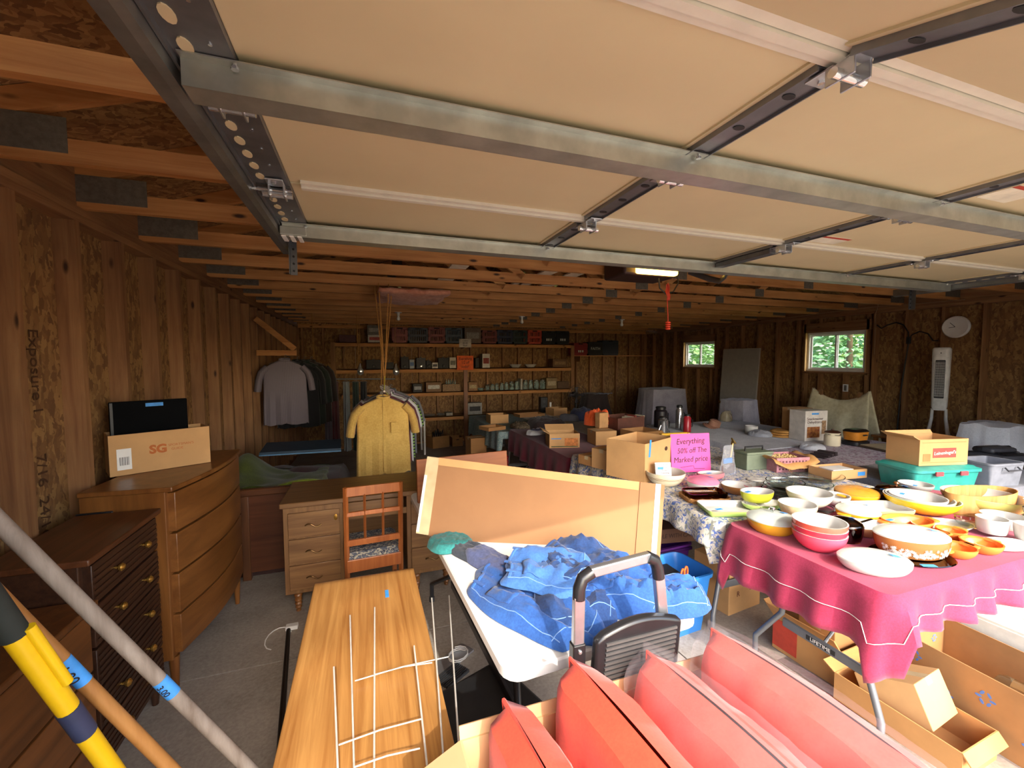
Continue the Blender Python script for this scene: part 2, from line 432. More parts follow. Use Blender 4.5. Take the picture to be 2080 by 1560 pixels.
for k, y in enumerate(TRY):
    if k == 0:
        bc = box(XL-.08, XM, 0, .038, ZC, ZC+.089).build('bottom_chord', LUMX, ceil_, False, loc=(0, y, 0)); bc2 = box(XM, XR+.08, 0, .038, ZC, ZC+.089).build('bottom_chord', LUMX, ceil_, False, loc=(0, y, 0))
        t1 = chord((XL-.45, 0, roof_z(XL-.45)+.045), (XM, 0, roof_z(XM)+.045)).build('top_chord', LUMX, ceil_, False, loc=(0, y, 0))
        t2 = chord((XR+.45, 0, roof_z(XR+.45)+.045), (XM, 0, roof_z(XM)+.045)).build('top_chord', LUMX, ceil_, False, loc=(0, y, 0))
        for (a, b, zt) in ((.5, 1.5, .28), (1.5, 2.9, .9), (XM, 2.9, .9), (XM, 3.2, .9), (4.6, 3.2, .9), (5.6, 4.6, .28)):
            webs.append(chord((a, 0, roof_z(a)+.02), (b, 0, ZC+.06), .07).build('web', LUMX, ceil_, False, loc=(0, y, 0)))
        for (px_, pz_, w_) in ((XL+.12, ZC+.075, .16), (2.9, ZC+.045, .08), (4.6, ZC+.045, .07), (.5, roof_z(.5)+.05, .08), (XR-.12, ZC+.075, .16)):
            plates.append(box(px_-w_, px_+w_, -.002, .001, pz_-.042, pz_+.05 if w_ < .15 else pz_+.09).build('connector_plate', PLATE, ceil_, False, loc=(0, y, 0)))
    else:
        for o in [bc, bc2, t1, t2]+webs+plates: share(o, ceil_, (random.uniform(-.02, .02) if o in plates else 0, y, 0))
# pale boards and a batt of insulation laid over the chords, seen between them
for (u, v, w, d) in ((930, 545, .16, 1.6), (1145, 540, .14, 1.2), (1200, 545, .14, 1.2), (1065, 570, .1, .7)):
    p = PZ(u, v, ZC+.09)
    box(p.x-w/2, p.x+w/2, p.y-.3, p.y+d, ZC+.091, ZC+.105).build('attic_board', plain('pale_board', 'd8cdbb', .8), ceil_, False)
p = PZ(835, 590, ZC)
ins = MB().grid(lambda a, b: (p.x-.35+.72*a+.03*nz(a*5, b*4), p.y-.35+.95*b, ZC-.05-.05*math.sin(PI*a)**.5*math.sin(PI*b)**.5-.02*nz(a*9, b*9, 3)), 26, 20).build('insulation_batt', fabric('pink_glass_wool', 'd79a80', 'b06a52', .95, 30, .6), None, True, 0, solid=.03)
tag(ins, 'pink glass wool insulation sagging between the ceiling joists', 'insulation')

# ---------------- overhead door
HX = lambda k: -.255+1.2192*k
HY = lambda j: 2.29-.5496*j
FZ = 2.312
PANEL = plain('door_panel_paint', 'c9ba94', .55, 0, .03, 3)
door = thing('door_1', 'open overhead garage door with cream panels, steel stiles and struts', 'garage door'); del door['category']; struct(door)
def tilt4(o):
    if abs(j-4) < .1: o.matrix_local = Matrix.Translation((0, HY(3), FZ)) @ Matrix.Rotation(.33, 4, 'X') @ Matrix.Translation((0, -HY(3), -FZ))
    return o
for j in range(1, 5):
    for k in range(4):
        x0 = HX(k)+.02 if k else HX(0)+.012; x1 = HX(k+1)-.03
        tilt4(box(x0, x1+.06, HY(j)+.004, HY(j-1)-.004, FZ, FZ+.04).build('panel', PANEL, door, False, .003))
        # recessed joint seen as a raised lip beside the stile
        tilt4(box(x1-.012, x1+.002, HY(j)+.03, HY(j-1)-.03, FZ-.006, FZ+.001).build('panel_edge_lip', PANEL, door, False))
    tilt4(box(HX(0)-.02, HX(4)+.02, HY(j)+.004, HY(j-1)-.004, FZ+.041, FZ+.05).build('outer_skin', WHITE, door, False))
RAIL = plain('door_rail_white', 'd2ccbc', .45, 0, .04)
for j in (1, 2, 3):
    r = MB()
    for (a, b, h) in ((-.034, -.012, .012), (-.010, .010, .02), (.012, .034, .012)): r.box(HX(0)+.05, HX(4)-.05, HY(j)+a, HY(j)+b, FZ-h, FZ)
    r.build('section_rail', RAIL, door, False)
STL = metal('stile_steel', '83858a', .45)
for j in range(1, 5):
    for k in range(1, 4):
        m = MB(); x0, x1, y0, y1 = HX(k)-.028, HX(k)+.046, HY(j)+.036, HY(j-1)-.036
        m.box(x0, x1, y0, y1, FZ-.014, FZ+.001); m.box(x0, x0+.004, y0, y1, FZ-.022, FZ-.014); m.box(x1-.004, x1, y0, y1, FZ-.022, FZ-.014)
        s = tilt4(m.build('stile', STL, door, False))
        for t in (.2, .5, .8):
            MB().lathe([(.011, 0), (.011, .003)], 12, 1.6, 1, (HX(k)+.01, y0+(y1-y0)*t, FZ-.0165)).build('punched_hole', BLACK, s)
    for k, sg in ((0, 1), (4, -1)):
        m = MB(); xa = HX(k)-sg*.10; xb = HX(k)+sg*.012; x0, x1 = min(xa, xb), max(xa, xb)
        m.box(x0, x1, HY(j)+.004, HY(j-1)-.004, FZ-.016, FZ+.03); m.box(xa-.003, xa+.003, HY(j), HY(j-1), FZ-.03, FZ+.03)
        s = tilt4(m.build('end_stile', STL, door, False))
        for t in range(6):
            MB().lathe([(.013, 0), (.013, .003)], 12, 1, 1.9, ((xa*.72+xb*.28), HY(j)+.07+t*.082, FZ-.0185)).build('slot', PANEL, s)
        for t in range(5):
            MB().lathe([(.004, 0), (.004, .003)], 8, 1, 1, ((xa*.3+xb*.7), HY(j)+.05+t*.11, FZ-.0185)).build('rivet', CHROME, s)
def strut(y0, y1, nm):
    m = MB(); z0 = FZ-.075; t = .0025; xa, xb = HX(0)-.09, HX(4)+.09
    m.box(xa, xb, y0+.012, y1-.012, z0, z0+t); m.box(xa, xb, y0+.010, y0+.0125, z0, FZ-.02); m.box(xa, xb, y1-.0125, y1-.010, z0, FZ-.02)
    m.box(xa, xb, y0-.012, y0+.0125, FZ-.021, FZ-.018); m.box(xa, xb, y1-.0125, y1+.012, FZ-.021, FZ-.018)
    s = m.build(nm, GALV, door, False)
    for k in range(5):
        for yy in (y0-.003, y1+.003): MB().lathe([(.008, 0), (.008, .006), (.004, .006), (.004, .012)], 6, 1, 1, (HX(k)+.01, yy, FZ-.033)).build('bolt', CHROME, s)
strut(HY(2)-.125, HY(2)-.035, 'strut'); strut(HY(0)-.105, HY(0)-.012, 'strut')
for j in (1, 2, 3):
    for k in range(0, 5):
        x = HX(k)+(.01 if 0 < k < 4 else (-.03 if k == 0 else .03)); y = HY(j)
        h = MB().box(x-.026, x+.03, y-.075, y-.012, FZ-.026, FZ-.021).box(x-.026, x+.03, y+.012, y+.075, FZ-.026, FZ-.021)
        for sx in (-.022, .026): h.box(x+sx-.003, x+sx+.003, y-.03, y+.03, FZ-.062, FZ-.024)
        hg = h.build('hinge', ALU, door, False, .002)
        MB().tube([(x-.045, y, FZ-.05), (x+.05, y, FZ-.05)], .011, 12).build('hinge_pin', CHROME, hg)
        for q in (-.055, .055): MB().lathe([(.007, 0), (.007, .005)], 6, 1, 1, (x, y+q, FZ-.031)).build('bolt', CHROME, hg)
# three white vent clips and corner bracket at the far left end of the door
cb = box(HX(0)-.10, HX(0)+.012, HY(0)-.10, HY(0)-.005, FZ-.07, FZ-.03).build('top_bracket', GALV, door, False, .004)
for q in range(3): box(HX(0)-.095+.033*q, HX(0)-.075+.033*q, HY(0)-.10, HY(0)-.004, FZ-.078, FZ-.0705).build('bracket_rib', WHITE, cb, False, .003)
# warning stickers
for (u, v, w, h, nm) in ((1685, 488, .2, .10, 'warning_label'), (2055, 395, .2, .12, 'warning_label')):
    p = PZ(u, v, FZ-.002)
    st = box(p.x-w/2, p.x+w/2, p.y-h/2, p.y+h/2, FZ-.003, FZ-.0005).build(nm, plain('sticker_paper', 'd9d2bd', .6), door, False)
    box(p.x-w/2, p.x+w/2, p.y-h/2, p.y-h/2+.02, FZ-.004, FZ-.0031).build('red_band', plain('label_red', 'b03a28', .6), st, False)
# tracks
def track(sg, xc, label):
    t = thing('door_track', label, 'door track', (0, 0, 0))
    m = MB(); prof = [(-.03, .03), (-.03, -.028), (-.012, -.034), (.02, -.034), (.03, -.02), (.03, .0), (.024, 0), (.024, -.018), (.016, -.028), (-.012, -.028), (-.024, -.024), (-.024, .03)]
    m.prism([(xc+sg*a, FZ-.03+b) for a, b in prof], 2.45, Matrix(((1, 0, 0, 0), (0, 0, 1, .17), (0, 1, 0, 0), (0, 0, 0, 1))))
    m.build('rail', metal('track_steel', '8b8d8c', .42), t, False)
    pa = MB(); x = xc-sg*.035
    pa.box(x-.002, x+.002, 2.44, 2.475, FZ-.2, ZC+.085); pa.box(min(x, x-sg*.032), max(x, x-sg*.032), 2.472, 2.476, FZ-.2, ZC+.085)
    h = pa.build('hanger_angle', STEELD, t, False)
    for q in range(9): MB().lathe([(.006, 0), (.006, .004)], 8, 1, 1.0, T=TR((x-sg*.016, 2.4705, FZ-.18+.037*q), rx=PI/2)).build('hole', BLACK, h)
    MB().box(-.018, .018, 0, .003, 0, .9, TR((x, 2.46, FZ-.02), ry=-sg*1.02)).build('sway_brace', STEELD, t, False)
    for j in (1, 2, 3): MB().tube([(xc+sg*.02, HY(j), FZ-.035), (HX(0 if sg < 0 else 4)-sg*.02, HY(j), FZ-.035)], .006, 8).build('roller_stem', CHROME, t)
track(-1, HX(0)-.135, 'galvanised door track hanging beside the plywood wall with studs stamped in black')
track(1, HX(4)+.135, 'galvanised door track running towards the wall clock')
# opener
op = thing('garage_door_opener', 'brown ceiling garage door opener with a lit yellow lens', 'door opener', (0, 0, 0))
OY = 3.0; p0 = PY(1268, 545, OY); p1 = PY(1372, 563, OY)
box(p0.x, p1.x+.02, OY, OY+.32, p1.z-.005, p1.z+.16).build('housing', plain('opener_brown', '3a2420', .5), op, True, .02)
box(p0.x+.10, p1.x-.015, OY-.06, OY+.001, p1.z, p1.z+.10).build('light_lens', emit('opener_lens', 'ffc95a', 9), op, True, .018)
box(HX(2)-.0, HX(2)+.04, .13, OY+.05, ZC+.03, ZC+.06).build('drive_rail', STEELD, op, False)
a = [PY(1400, 552, 2.55), PY(1440, 566, 2.42), PY(1462, 571, 2.34), PY(1473, 562, 2.29), PY(1480, 545, 2.24), PY(1482, 535, 2.2)]
MB().tube(a, .011, 8, flat=.02).build('curved_arm', STEELD, op)
MB().box(HX(2)-.02, HX(2)+.045, HY(1)+.06, HY(0)-.10, FZ-.05, FZ-.022).build('operator_bracket', STEELD, op, False, .003)
pr = PY(1357, 575, OY-.12); ph = PY(1357, 655, OY-.12)
MB().tube([pr, pr+Vector((.01, 0, -.06)), pr+Vector((-.005, 0, -.12)), ph], .004, 6).build('release_cord', plain('red_cord', 'c8402a', .7), op)
rb = MB()
for q in range(4): rb.lathe([(.012, 0), (.021, .004), (.021, .012), (.012, .016)], 10, 1, 1, (ph.x, ph.y, ph.z-.06+.017*q))
rb.build('release_handle', plain('red_grip', 'd8432b', .5), op)
MB().grid(lambda a, b: (pr.x-.018+.036*a+.006*math.sin(9*b), pr.y+.008*math.sin(6*b+a), pr.z-.01-.13*b), 4, 12).build('instruction_tag', plain('red_tag', 'c03a22', .6), op, solid=.002)
cw = [PY(u, v, OY+.02) for u, v in ((1338, 565), (1340, 585), (1352, 597), (1368, 592), (1378, 575), (1376, 560))]
MB().tube(cw, .006, 6).build('power_cable', BLACK, op)
# ================================================================== furniture on the left
WALN = wood('walnut_veneer', '4a2a17', '74462a', 0, .35, 24, 1.5, .08)
WALNZ = wood('walnut_side', '4a2a17', '6d4327', 2, .4, 24, 1.5, .08)
MAPLE = wood('orange_maple', '6b3f1d', '95602f', 2, .32, 14, 1.0, .05)
MAPLEX = wood('orange_maple_x', '6b3f1d', '95602f', 0, .32, 14, 1.0, .05)
DARKW = wood('dark_stain', '2d1a11', '4c2f1e', 0, .4, 40, 2.0, .3)
BRASS = metal('brass', 'c79a4a', .25)
def turned_leg(x, y, z0, z1, r=.024):
    h = z1-z0
    return [(r*.55, 0), (r*.7, .04*h), (r*.6, .12*h), (r*.9, .2*h), (r*.75, .3*h), (r, .38*h), (r*.8, .46*h), (r*1.05, .55*h), (r*.85, .65*h), (r*1.15, .78*h), (r*.95, .85*h), (r*1.2, .92*h), (r*1.2, h)], (x, y, z0)
def chest(name, label, y0, y1, xback, xfront, ztop, rows, body, front, knobs='brass', bow=0, legs=.16, group=None, tilt=0):
    """chest of drawers whose front looks to +x; local x runs along world y"""
    zf = fz((y0+y1)/2); t = thing(name, label, 'dresser', (xback, y0, zf), PI/2-tilt, group)
    w = y1-y0; d = xfront-xback; h = ztop-zf                        # local: x 0..w ; front at y=-d
    box(.0, w, -d+.02, 0, legs, h-.025).build('carcass', body, t, False, .004)
    def bowf(x): return -d-bow*math.sin(PI*x/w)
    n = 14
    def slab(x0, x1, z0, z1, back, fwd):
        m = MB(); P = [(x0+(x1-x0)*i/n) for i in range(n+1)]
        poly = [(x, bowf(x)-fwd) for x in P]+[(x, -d+back) for x in reversed(P)]
        return m.prism([(a, b) for a, b in poly], z1-z0, TR((0, 0, z0)))
    slab(-.012, w+.012, h-.025, h, d, .018).build('top', WALN if body is DARKW else body, t, True, .005)
    hh = h-.03-legs-.02; z = legs+.02
    for r in range(rows):
        dh = hh/rows
        dr = slab(.022, w-.022, z+.006, z+dh-.006, .03, .008).build('drawer', front, t, True, .003)
        for kx in ((.3, .7) if knobs == 'brass' else ()):
            MB().lathe([(.006, 0), (.006, .012), (.014, .018), (.016, .026), (.009, .034), (0.001, .036)], 14, T=TR((w*kx, bowf(w*kx)-.008, z+dh/2), rx=PI/2)).build('knob', BRASS, dr)
        if front is DARKW:
            rib = MB()
            for q in range(5): rib.box(.03, w-.03, -d-.0125, -d-.007, z+.02+q*(dh-.04)/5, z+.02+(q+.55)*(dh-.04)/5)
            rib.build('fluting', front, dr, False)
        z += dh
    for (lx, ly) in ((.03, -d+.03), (w-.03, -d+.03), (.03, -.04), (w-.03, -.04)):
        MB().tube([(lx, ly, 0), (lx, ly, legs+.01)], .014, 10, r1=.024).build('leg', body, t)
    return t
LT = fz(3)
chest('tall_chest', 'tall honey wood chest of bowed drawers with a carton on top', 2.53, 3.43, -1.30, -.93, 1.045, 4, MAPLE, MAPLEX, None, .05, .2, tilt=.08)
chest('dark_dresser', 'dark dresser with fluted drawers and small brass knobs', 1.93, 2.485, -1.30, -.985, .945, 5, DARKW, DARKW, 'brass', 0, .1)
chest('low_dresser', 'low brown dresser with pale edge strips behind the tool handles', 1.10, 1.90, -1.30, -.96, .80, 3, wood('brown_side', '553319', '7d4e28', 2, .4, 20, 1.2, .06), wood('brown_front', '5c381c', '86542b', 0, .35, 20, 1.2, .06), None, 0, .08)
# pale edge strips of the low dresser (on the wall side of it stands a mirror rail)
# carton on tall chest
def open_box(name, label, w, d, h, loc, rz=0, mat=None, flaps=(), group=None, cat='cardboard box', th=.005, inner=None):
    m = MB(); mat = mat or CARD
    m.box(-w/2, w/2, -d/2, d/2, 0, th)
    for (a, b, c, e) in ((-w/2, w/2, -d/2, -d/2+th), (-w/2, w/2, d/2-th, d/2), (-w/2, -w/2+th, -d/2+th, d/2-th), (w/2-th, w/2, -d/2+th, d/2-th)): m.box(a, b, c, e, th, h)
    o = m.build(name, mat, None, False, loc=loc, rz=rz); tag(o, label, cat, group)
    for side, ang, ln in flaps:
        if side in 'fb':
            sg = -1 if side == 'f' else 1
            T = TR((0, sg*d/2, h), rx=sg*ang)
            q = box(-w/2, w/2, 0 if sg > 0 else -ln, ln if sg > 0 else 0, -th, 0, T=T)
        else:
            sg = -1 if side == 'l' else 1
            T = TR((sg*w/2, 0, h), ry=-sg*ang)
            q = box(0 if sg > 0 else -ln, ln if sg > 0 else 0, -d/2, d/2, -th, 0, T=T)
        q.build('flap', mat, o, False)
    return o
sg = open_box('carton', 'shallow tan carton with orange print and shipping label on the tall chest', .45, .18, .222, (-1.15, 2.99, 1.047), .52, CARD)
OR_ = plain('orange_print', 'b5652f', .8)
text('SG', sg, basis((-.02, -.0905, .12), (1, 0, 0), (0, 0, 1)), .065, OR_, off=.003)
text("SPORTSMAN'S", sg, basis((.085, -.0905, .135), (1, 0, 0), (0, 0, 1)), .019, OR_)
text('GUIDE', sg, basis((.066, -.0905, .112), (1, 0, 0), (0, 0, 1)), .019, OR_)
lb = box(-.195, -.135, -.0925, -.0905, .03, .145).build('shipping_label', WHITE, sg, False)
bc_ = MB()
for q in range(12): bc_.box(-.184+q*.0034, -.184+q*.0034+(.0011 if q % 3 else .0021), -.0932, -.0926, .055, .10)
bc_.build('barcode', INK, lb, False)
kb = box(-.175, .175, -.012, .012, 0, .385).build('black_case', plain('case_black', '08090b', .85, 0, .15, 14, 0, .1), None, True, .004, loc=(-1.195, 3.01, 1.054), rz=.52)
tag(kb, 'flat black case standing inside the tan carton on the tall chest', 'case')
box(-.02, .06, -.0135, -.0121, .35, .37).build('tape', TAPE, kb, False)
box(-.172, -.16, -.0135, -.0121, .01, .38).build('spine', BLACK, kb, False)
spk = thing('speaker', 'small black speaker wedged between the dark dresser and stud wall', 'speaker', (-1.235, 2.518, fz(2.5)))
box(-.07, .07, -.008, .004, 0, .98).build('cabinet', BLACK, spk, True, .004)
box(-.055, .055, -.012, -.008, .3, .95).build('grille', plain('grille_cloth', '141416', .9), spk, False)
# ---------------- desk, chair, headboard
hb = thing('headboard', 'long dark brown bed headboard standing behind the desk', 'headboard', (0, 0, 0)); hz = fz(3.78)
box(-.95, .78, 3.76, 3.79, hz+.06, .60).build('panel', wood('headboard_veneer', '4f2b1c', '6e4029', 0, .35, 20, 1, .06), hb, False)
box(-.96, .80, 3.745, 3.80, .60, .655).build('top_rail', WALN, hb, True, .008)
for x in (-.95, .72): box(x, x+.06, 3.75, 3.80, hz, .60).build('post', WALNZ, hb, True, .005)
DK = wood('desk_oak', '68462a', '8f6a42', 0, .4, 26, 1.6, .08); DKZ = wood('desk_oak_v', '68462a', '8f6a42', 2, .4, 26, 1.6, .08)
YD = 3.08; zd = fz(YD+.2); dt = .725
dk = thing('desk', 'brown wooden kneehole desk with wavy handles and turned legs', 'desk', (0, 0, 0))
box(-.555, .64, YD-.02, YD+.52, dt-.035, dt).build('desktop', DK, dk, True, .006)
for (a, b) in ((-.54, -.17), (.26, .62)):
    box(a, b, YD+.012, YD+.5, .09, dt-.036).build('pedestal', DKZ, dk, False, .003)
    n = 3; z0 = .115; z1 = dt-.07; dh = (z1-z0)/n
    for r in range(n):
        dr = box(a+.03, b-.02, YD-.004, YD+.012, z0+r*dh+.006, z0+(r+1)*dh-.006).build('drawer', DK, dk, True, .003)
        cx = (a+b)/2; cz = z0+(r+.5)*dh
        MB().tube([(cx-.05+.1*i/12, YD-.012-.012*math.sin(PI*i/12), cz+.012*math.sin(2*PI*i/12)-.004) for i in range(13)], .0045, 8).build('handle', metal('old_bronze', '6b5030', .35), dr)
        if r == 2 and a < 0: MB().lathe([(.012, 0), (.012, .003), (.005, .004)], 16, 1, 1.8, T=TR((b-.045, YD-.004, cz+.03), rx=PI/2)).build('escutcheon', BRASS, dr)
    for lx in (a+.07, b-.07):
        for ly in (YD+.06, YD+.44):
            pr_, c_ = turned_leg(lx, ly, fz(ly), .092); MB().lathe(pr_, 14, c=c_).build('leg', MAPLE, dk)
dw = box(-.15, .24, YD+.005, YD+.03, dt-.12, dt-.045).build('centre_drawer', DK, dk, True, .003)
box(-.17, .26, YD+.02, YD+.03, dt-.17, dt-.125).build('apron', DK, dk, False)
box(-.17, .26, YD+.47, YD+.49, .12, dt-.036).build('modesty_panel', DK, dk, False)
# chair
CH = wood('chair_cherry', '8c4a22', 'b56c38', 2, .35, 22, 1.4, .05)
ch = thing('desk_chair', 'small reddish wooden chair with square slat back and patterned seat', 'chair', (.03, 2.78, fz(2.8)), .06)
hs = .46; ht = .93
for x in (-.165, .165):
    MB().tube([(x, 0, 0), (x, .01, .25), (x, .012, hs), (x, -.03, ht)], .019, 4, flat=.015).build('back_leg', CH, ch)
    MB().box(x-.016, x+.016, .36, .392, 0, hs-.04).build('front_leg', CH, ch, False, .003)
    MB().box(x-.01, x+.01, .015, .37, .14, .165).build('side_stretcher', CH, ch, False)
    MB().box(x-.011, x+.011, .01, .38, hs-.075, hs-.02).build('side_rail', CH, ch, False)
for z, h in ((ht-.06, .06), (hs+.28, .028), (hs+.085, .04)):
    yy = .012-.042*(z-hs)/(ht-hs)
    MB().box(-.165, .165, yy-.012, yy+.008, z, z+h).build('back_rail', CH, ch, True, .003)
for x in (-.055, .055):
    MB().tube([(x, .002, hs+.12), (x, -.03, ht-.05)], .013, 4, flat=.008).build('slat', CH, ch)
MB().box(-.165, .165, -.005, .017, hs-.085, hs-.005).build('rear_apron', CH, ch, False, .003)
MB().box(-.165, .165, .375, .39, hs-.075, hs-.02).build('front_apron', CH, ch, False)
MB().box(-.15, .15, .19, .21, .2, .22).build('cross_stretcher', CH, ch, False)
MB().rlathe([(-.02, 0), (0, .01), (0, .03), (-.02, .042), (-.09, .05)], .17, .19, .03, (0, .195, hs-.02)).build('seat', print_cloth('seat_cloth', '4d5360', 'a7a08e', '2c3140', 40), ch)
# ---------------- brown table with rounded ends
OAK = wood('oak_top', '9a6330', 'cf9a58', 1, .3, 30, 1.2, .08)
BT = .47; bt = thing('drop_leaf_table', 'long honey oak table with a waterfall end and wire stakes on it', 'table', (0, 0, 0))
m = MB(); n = 10; xs = (-.285, .238)
prof = [(1.02, BT)]+[(2.41+.07*math.sin(i/n*PI/2), BT-.07+.07*math.cos(i/n*PI/2)) for i in range(n+1)]+[(2.48, BT-.13)]
inn = [(2.455, BT-.13)]+[(2.41+.045*math.sin(i/n*PI/2), BT-.07+.045*math.cos(i/n*PI/2)) for i in range(n, -1, -1)]+[(1.02, BT-.025)]
m.prism([(y, z) for y, z in prof+inn], xs[1]-xs[0], Matrix(((0, 0, 1, xs[0]), (1, 0, 0, 0), (0, 1, 0, 0), (0, 0, 0, 1))))
m.build('table_top', OAK, bt, True, .004)
for x in (xs[0]+.05, xs[1]-.05):
    for y in (1.12, 2.30): MB().tube([(x, y, fz(y)), (x, y, BT-.026)], .018, 10, r1=.028).build('leg', OAK, bt)
MB().box(xs[0]+.03, xs[1]-.03, 1.10, 2.33, BT-.10, BT-.026).build('apron', OAK, bt, False)
p = PZ(786, 1206, BT); box(p.x-.009, p.x+.009, p.y-.035, p.y+.035, BT+.0005, BT+.0015).build('price_tape', TAPE, bt, False)
# wire stakes lying on it
WIRE = plain('stake_wire', 'e6e4de', .3, .3)
def stake(label, A, B, c1, c2, lift=.012):
    t = thing('wire_stake', label, 'wire stake', (0, 0, 0), 0, 'metal sign stakes lying on the oak table')
    def pp(uv, dz=0): return PZ(uv[0], uv[1], BT+lift+dz)
    for S in (A, B):
        e = pp(S[1], .02); s0 = pp(S[0]); d = (e-s0)
        MB().tube([s0-d*.55, s0, s0+d*.5, e], .0032, 8).build('prong', WIRE, t)
    for c in (c1, c2):
        if c: MB().tube([pp(c[0], .006), pp(((c[0][0]+c[1][0])/2, (c[0][1]+c[1][1])/2-4), .008), pp(c[1], .006)], .0023, 8).build('crossbar', WIRE, t)
stake('wire stake on the oak table reaching past the white folding table', ((719, 1555), (711, 1250)), ((935, 1560), (912, 1210)), ((721, 1383), (911, 1334)), None, .012)
stake('wire stake on the oak table with its prong tips nearest the blue tape', ((760, 1560), (761, 1234)), ((902, 1560), (877, 1215)), ((762, 1370), (878, 1346)), None, .024)
stake('wire stake on the oak table lying over the other two', ((686, 1560), (678, 1355)), ((868, 1560), (841, 1312)), ((688, 1513), (857, 1460)), ((720, 1558), (853, 1520)), .036)
# ---------------- tool handles leaning at the left
def pole(name, label, A, B, r, mat, r1=None, ext=(0.25, .62)):
    d = B-A; A2 = A-d*ext[0]; B2 = A+d*(A.z-fz(1.45)-r)/(A.z-B.z)
    o = thing(name, label, 'garden tool', (B2.x, B2.y, B2.z))
    MB().tube([A2-B2, (A2-B2)*.66, (A2-B2)*.33, Vector((0, 0, 0))], r, 14, r1=r1).build('shaft', mat, o)
    return o, A-B2, B-B2
g, a, b = pole('garden_tool', 'weathered grey wooden tool handle with blue price tape', PY(0, 1062, 1.25), PY(505, 1560, 1.40), .017, wood('grey_weathered', '77685a', 'a3978a', 2, .8, 20, 3, .3))
c0 = a+(b-a)*.60; dd = (b-a).normalized()
tp = MB().tube([c0-dd*.03, c0+dd*.03], .0176, 16).build('price_tape', TAPE, g)
side = dd.cross(Vector((0, 1, 0))).normalized()
text('3.00', g, basis(c0+Vector((.0, -.0182, .0)), dd, -side if side.z < 0 else side), .022, INK, 'price')
g, a, b = pole('garden_tool', 'tan wooden tool handle with a blue tape price of one dollar', PY(0, 1215, 1.15), PY(345, 1560, 1.30), .0155, wood('tan_handle', '96632f', 'bd8648', 2, .45, 20, 2, .1))
c0 = a+(b-a)*.37; dd = (b-a).normalized()
MB().tube([c0-dd*.04, c0+dd*.04], .0161, 16).build('price_tape', TAPE, g)
text('1.00', g, basis(c0+Vector((.0, -.0168, .0)), dd, Vector((.6, 0, .8))), .03, INK, 'price')
g, a, b = pole('garden_tool', 'yellow metal tool handle with a black grip and navy band', PY(30, 1290, 1.05), PY(225, 1560, 1.20), .019, plain('yellow_enamel', 'e0b60c', .4, 0, .05))
dd = (b-a).normalized()
MB().tube([a-dd*.35, a], .022, 14).build('grip', plain('grip_rubber', '1d2420', .8), g)
MB().tube([a+dd*.0+Vector((.021, 0, .012)), a+dd*.17+Vector((.021, 0, .012))], .010, 10).build('sleeve', plain('yellow_enamel', 'e0b60c', .4), g)
c0 = a+(b-a)*.50
MB().tube([c0, c0+dd*.09], .0205, 14).build('band', plain('navy_label', '2b3350', .6), g)
# bar with a cable lying on the floor left of the oak table
br = thing('curtain_rod', 'dark metal rod lying on the floor with a pale cord at its end', 'rod', (0, 0, 0))
pa = PZ(566, 1545, fz(1.9)+.02); pb = PZ(586, 1278, fz(2.9)+.02); pa = Vector((pa.x, pa.y, fz(pa.y)+.014)); pb = Vector((pb.x, pb.y, fz(pb.y)+.014))
MB().tube([pa+(pa-pb)*.4, pb], .013, 10).build('tube', plain('dark_bronze', '2c2723', .4, .6), br)
MB().box(-.03, .04, -.02, .02, -.012, .014, TR(pb+Vector((.01, .03, 0)))).build('end_bracket', WHITE, br, False, .003)
MB().tube([pb+Vector((-.0+.07*math.cos(a_)-.05, -.05+.11*math.sin(a_), -.009)) for a_ in [.4+i*.45 for i in range(10)]], .0035, 6).build('cord', WHITE, br)
# ================================================================== white folding table and what is on and round it
def folding_table(label, w, d, loc, rz, ztop, top_mat, leg_mat, group=None, arch=False, badge=None):
    """w along local x, d along local y; loc = centre on the floor; ztop world height of the top"""
    zf = fz(loc[1]); h = ztop-zf
    t = thing('folding_table', label, 'table', (loc[0], loc[1], zf), rz, group)
    MB().rlathe([(-.03, h-.042), (-.006, h-.042), (0, h-.036), (0, h-.006), (-.006, h), (-.05, h)], w/2, d/2, .06).build('table_top', top_mat, t)
    for s in (-1, 1):
        x = s*(w/2-.20); hw = d/2-.075; xo = s*(w/2-.13)
        for q in (-1, 1):
            slope = -math.sin(rz)*0
            MB().tube([(x-s*.06, q*hw*.55, h-.045), (x, q*hw*.60, h*.62), (x+s*.01, q*hw*.66, h*.40), (xo, q*hw, h*.16), (xo, q*hw, .0)], .0145, 12).build('leg', leg_mat, t)
            MB().lathe([(.019, 0), (.019, .03), (.015, .034)], 12, c=(xo, q*hw, .0)).build('foot_cap', plain('foot_rubber', '3c3d40', .7), t)
        cb = MB().box(x-.004, x+.012, -hw*.66, hw*.66, h*.30, h*.36).build('cross_brace', leg_mat, t, False, .003)
        if badge and s < 0:
            bd = MB().box(x-.006, x-.0041, -.07, .07, h*.315, h*.345).build('badge', plain('badge_black', '222222', .5), cb, False)
            text(badge, t, basis((x-.0065, 0, h*.33), (0, -1, 0), (0, 0, 1)), .026, WHITE, 'badge_lettering')
        MB().tube([(x-s*.03, 0, h*.34), (s*.12, 0, h-.045)], .008, 8).build('stay', leg_mat, t)
    return t
WT = .745
wtab = folding_table('white plastic folding table heaped with blue jeans', .76, 1.83, (.70, 2.06), .055, WT, plain('white_hdpe', 'e6e6e4', .4, 0, .02), plain('black_leg', '26262a', .35))
wtab.rotation_euler.z = .055
def cr(x, y, rz=.055, c=(.70, 2.06)): return (c[0]+x*math.cos(rz)-y*math.sin(rz), c[1]+x*math.sin(rz)+y*math.cos(rz))
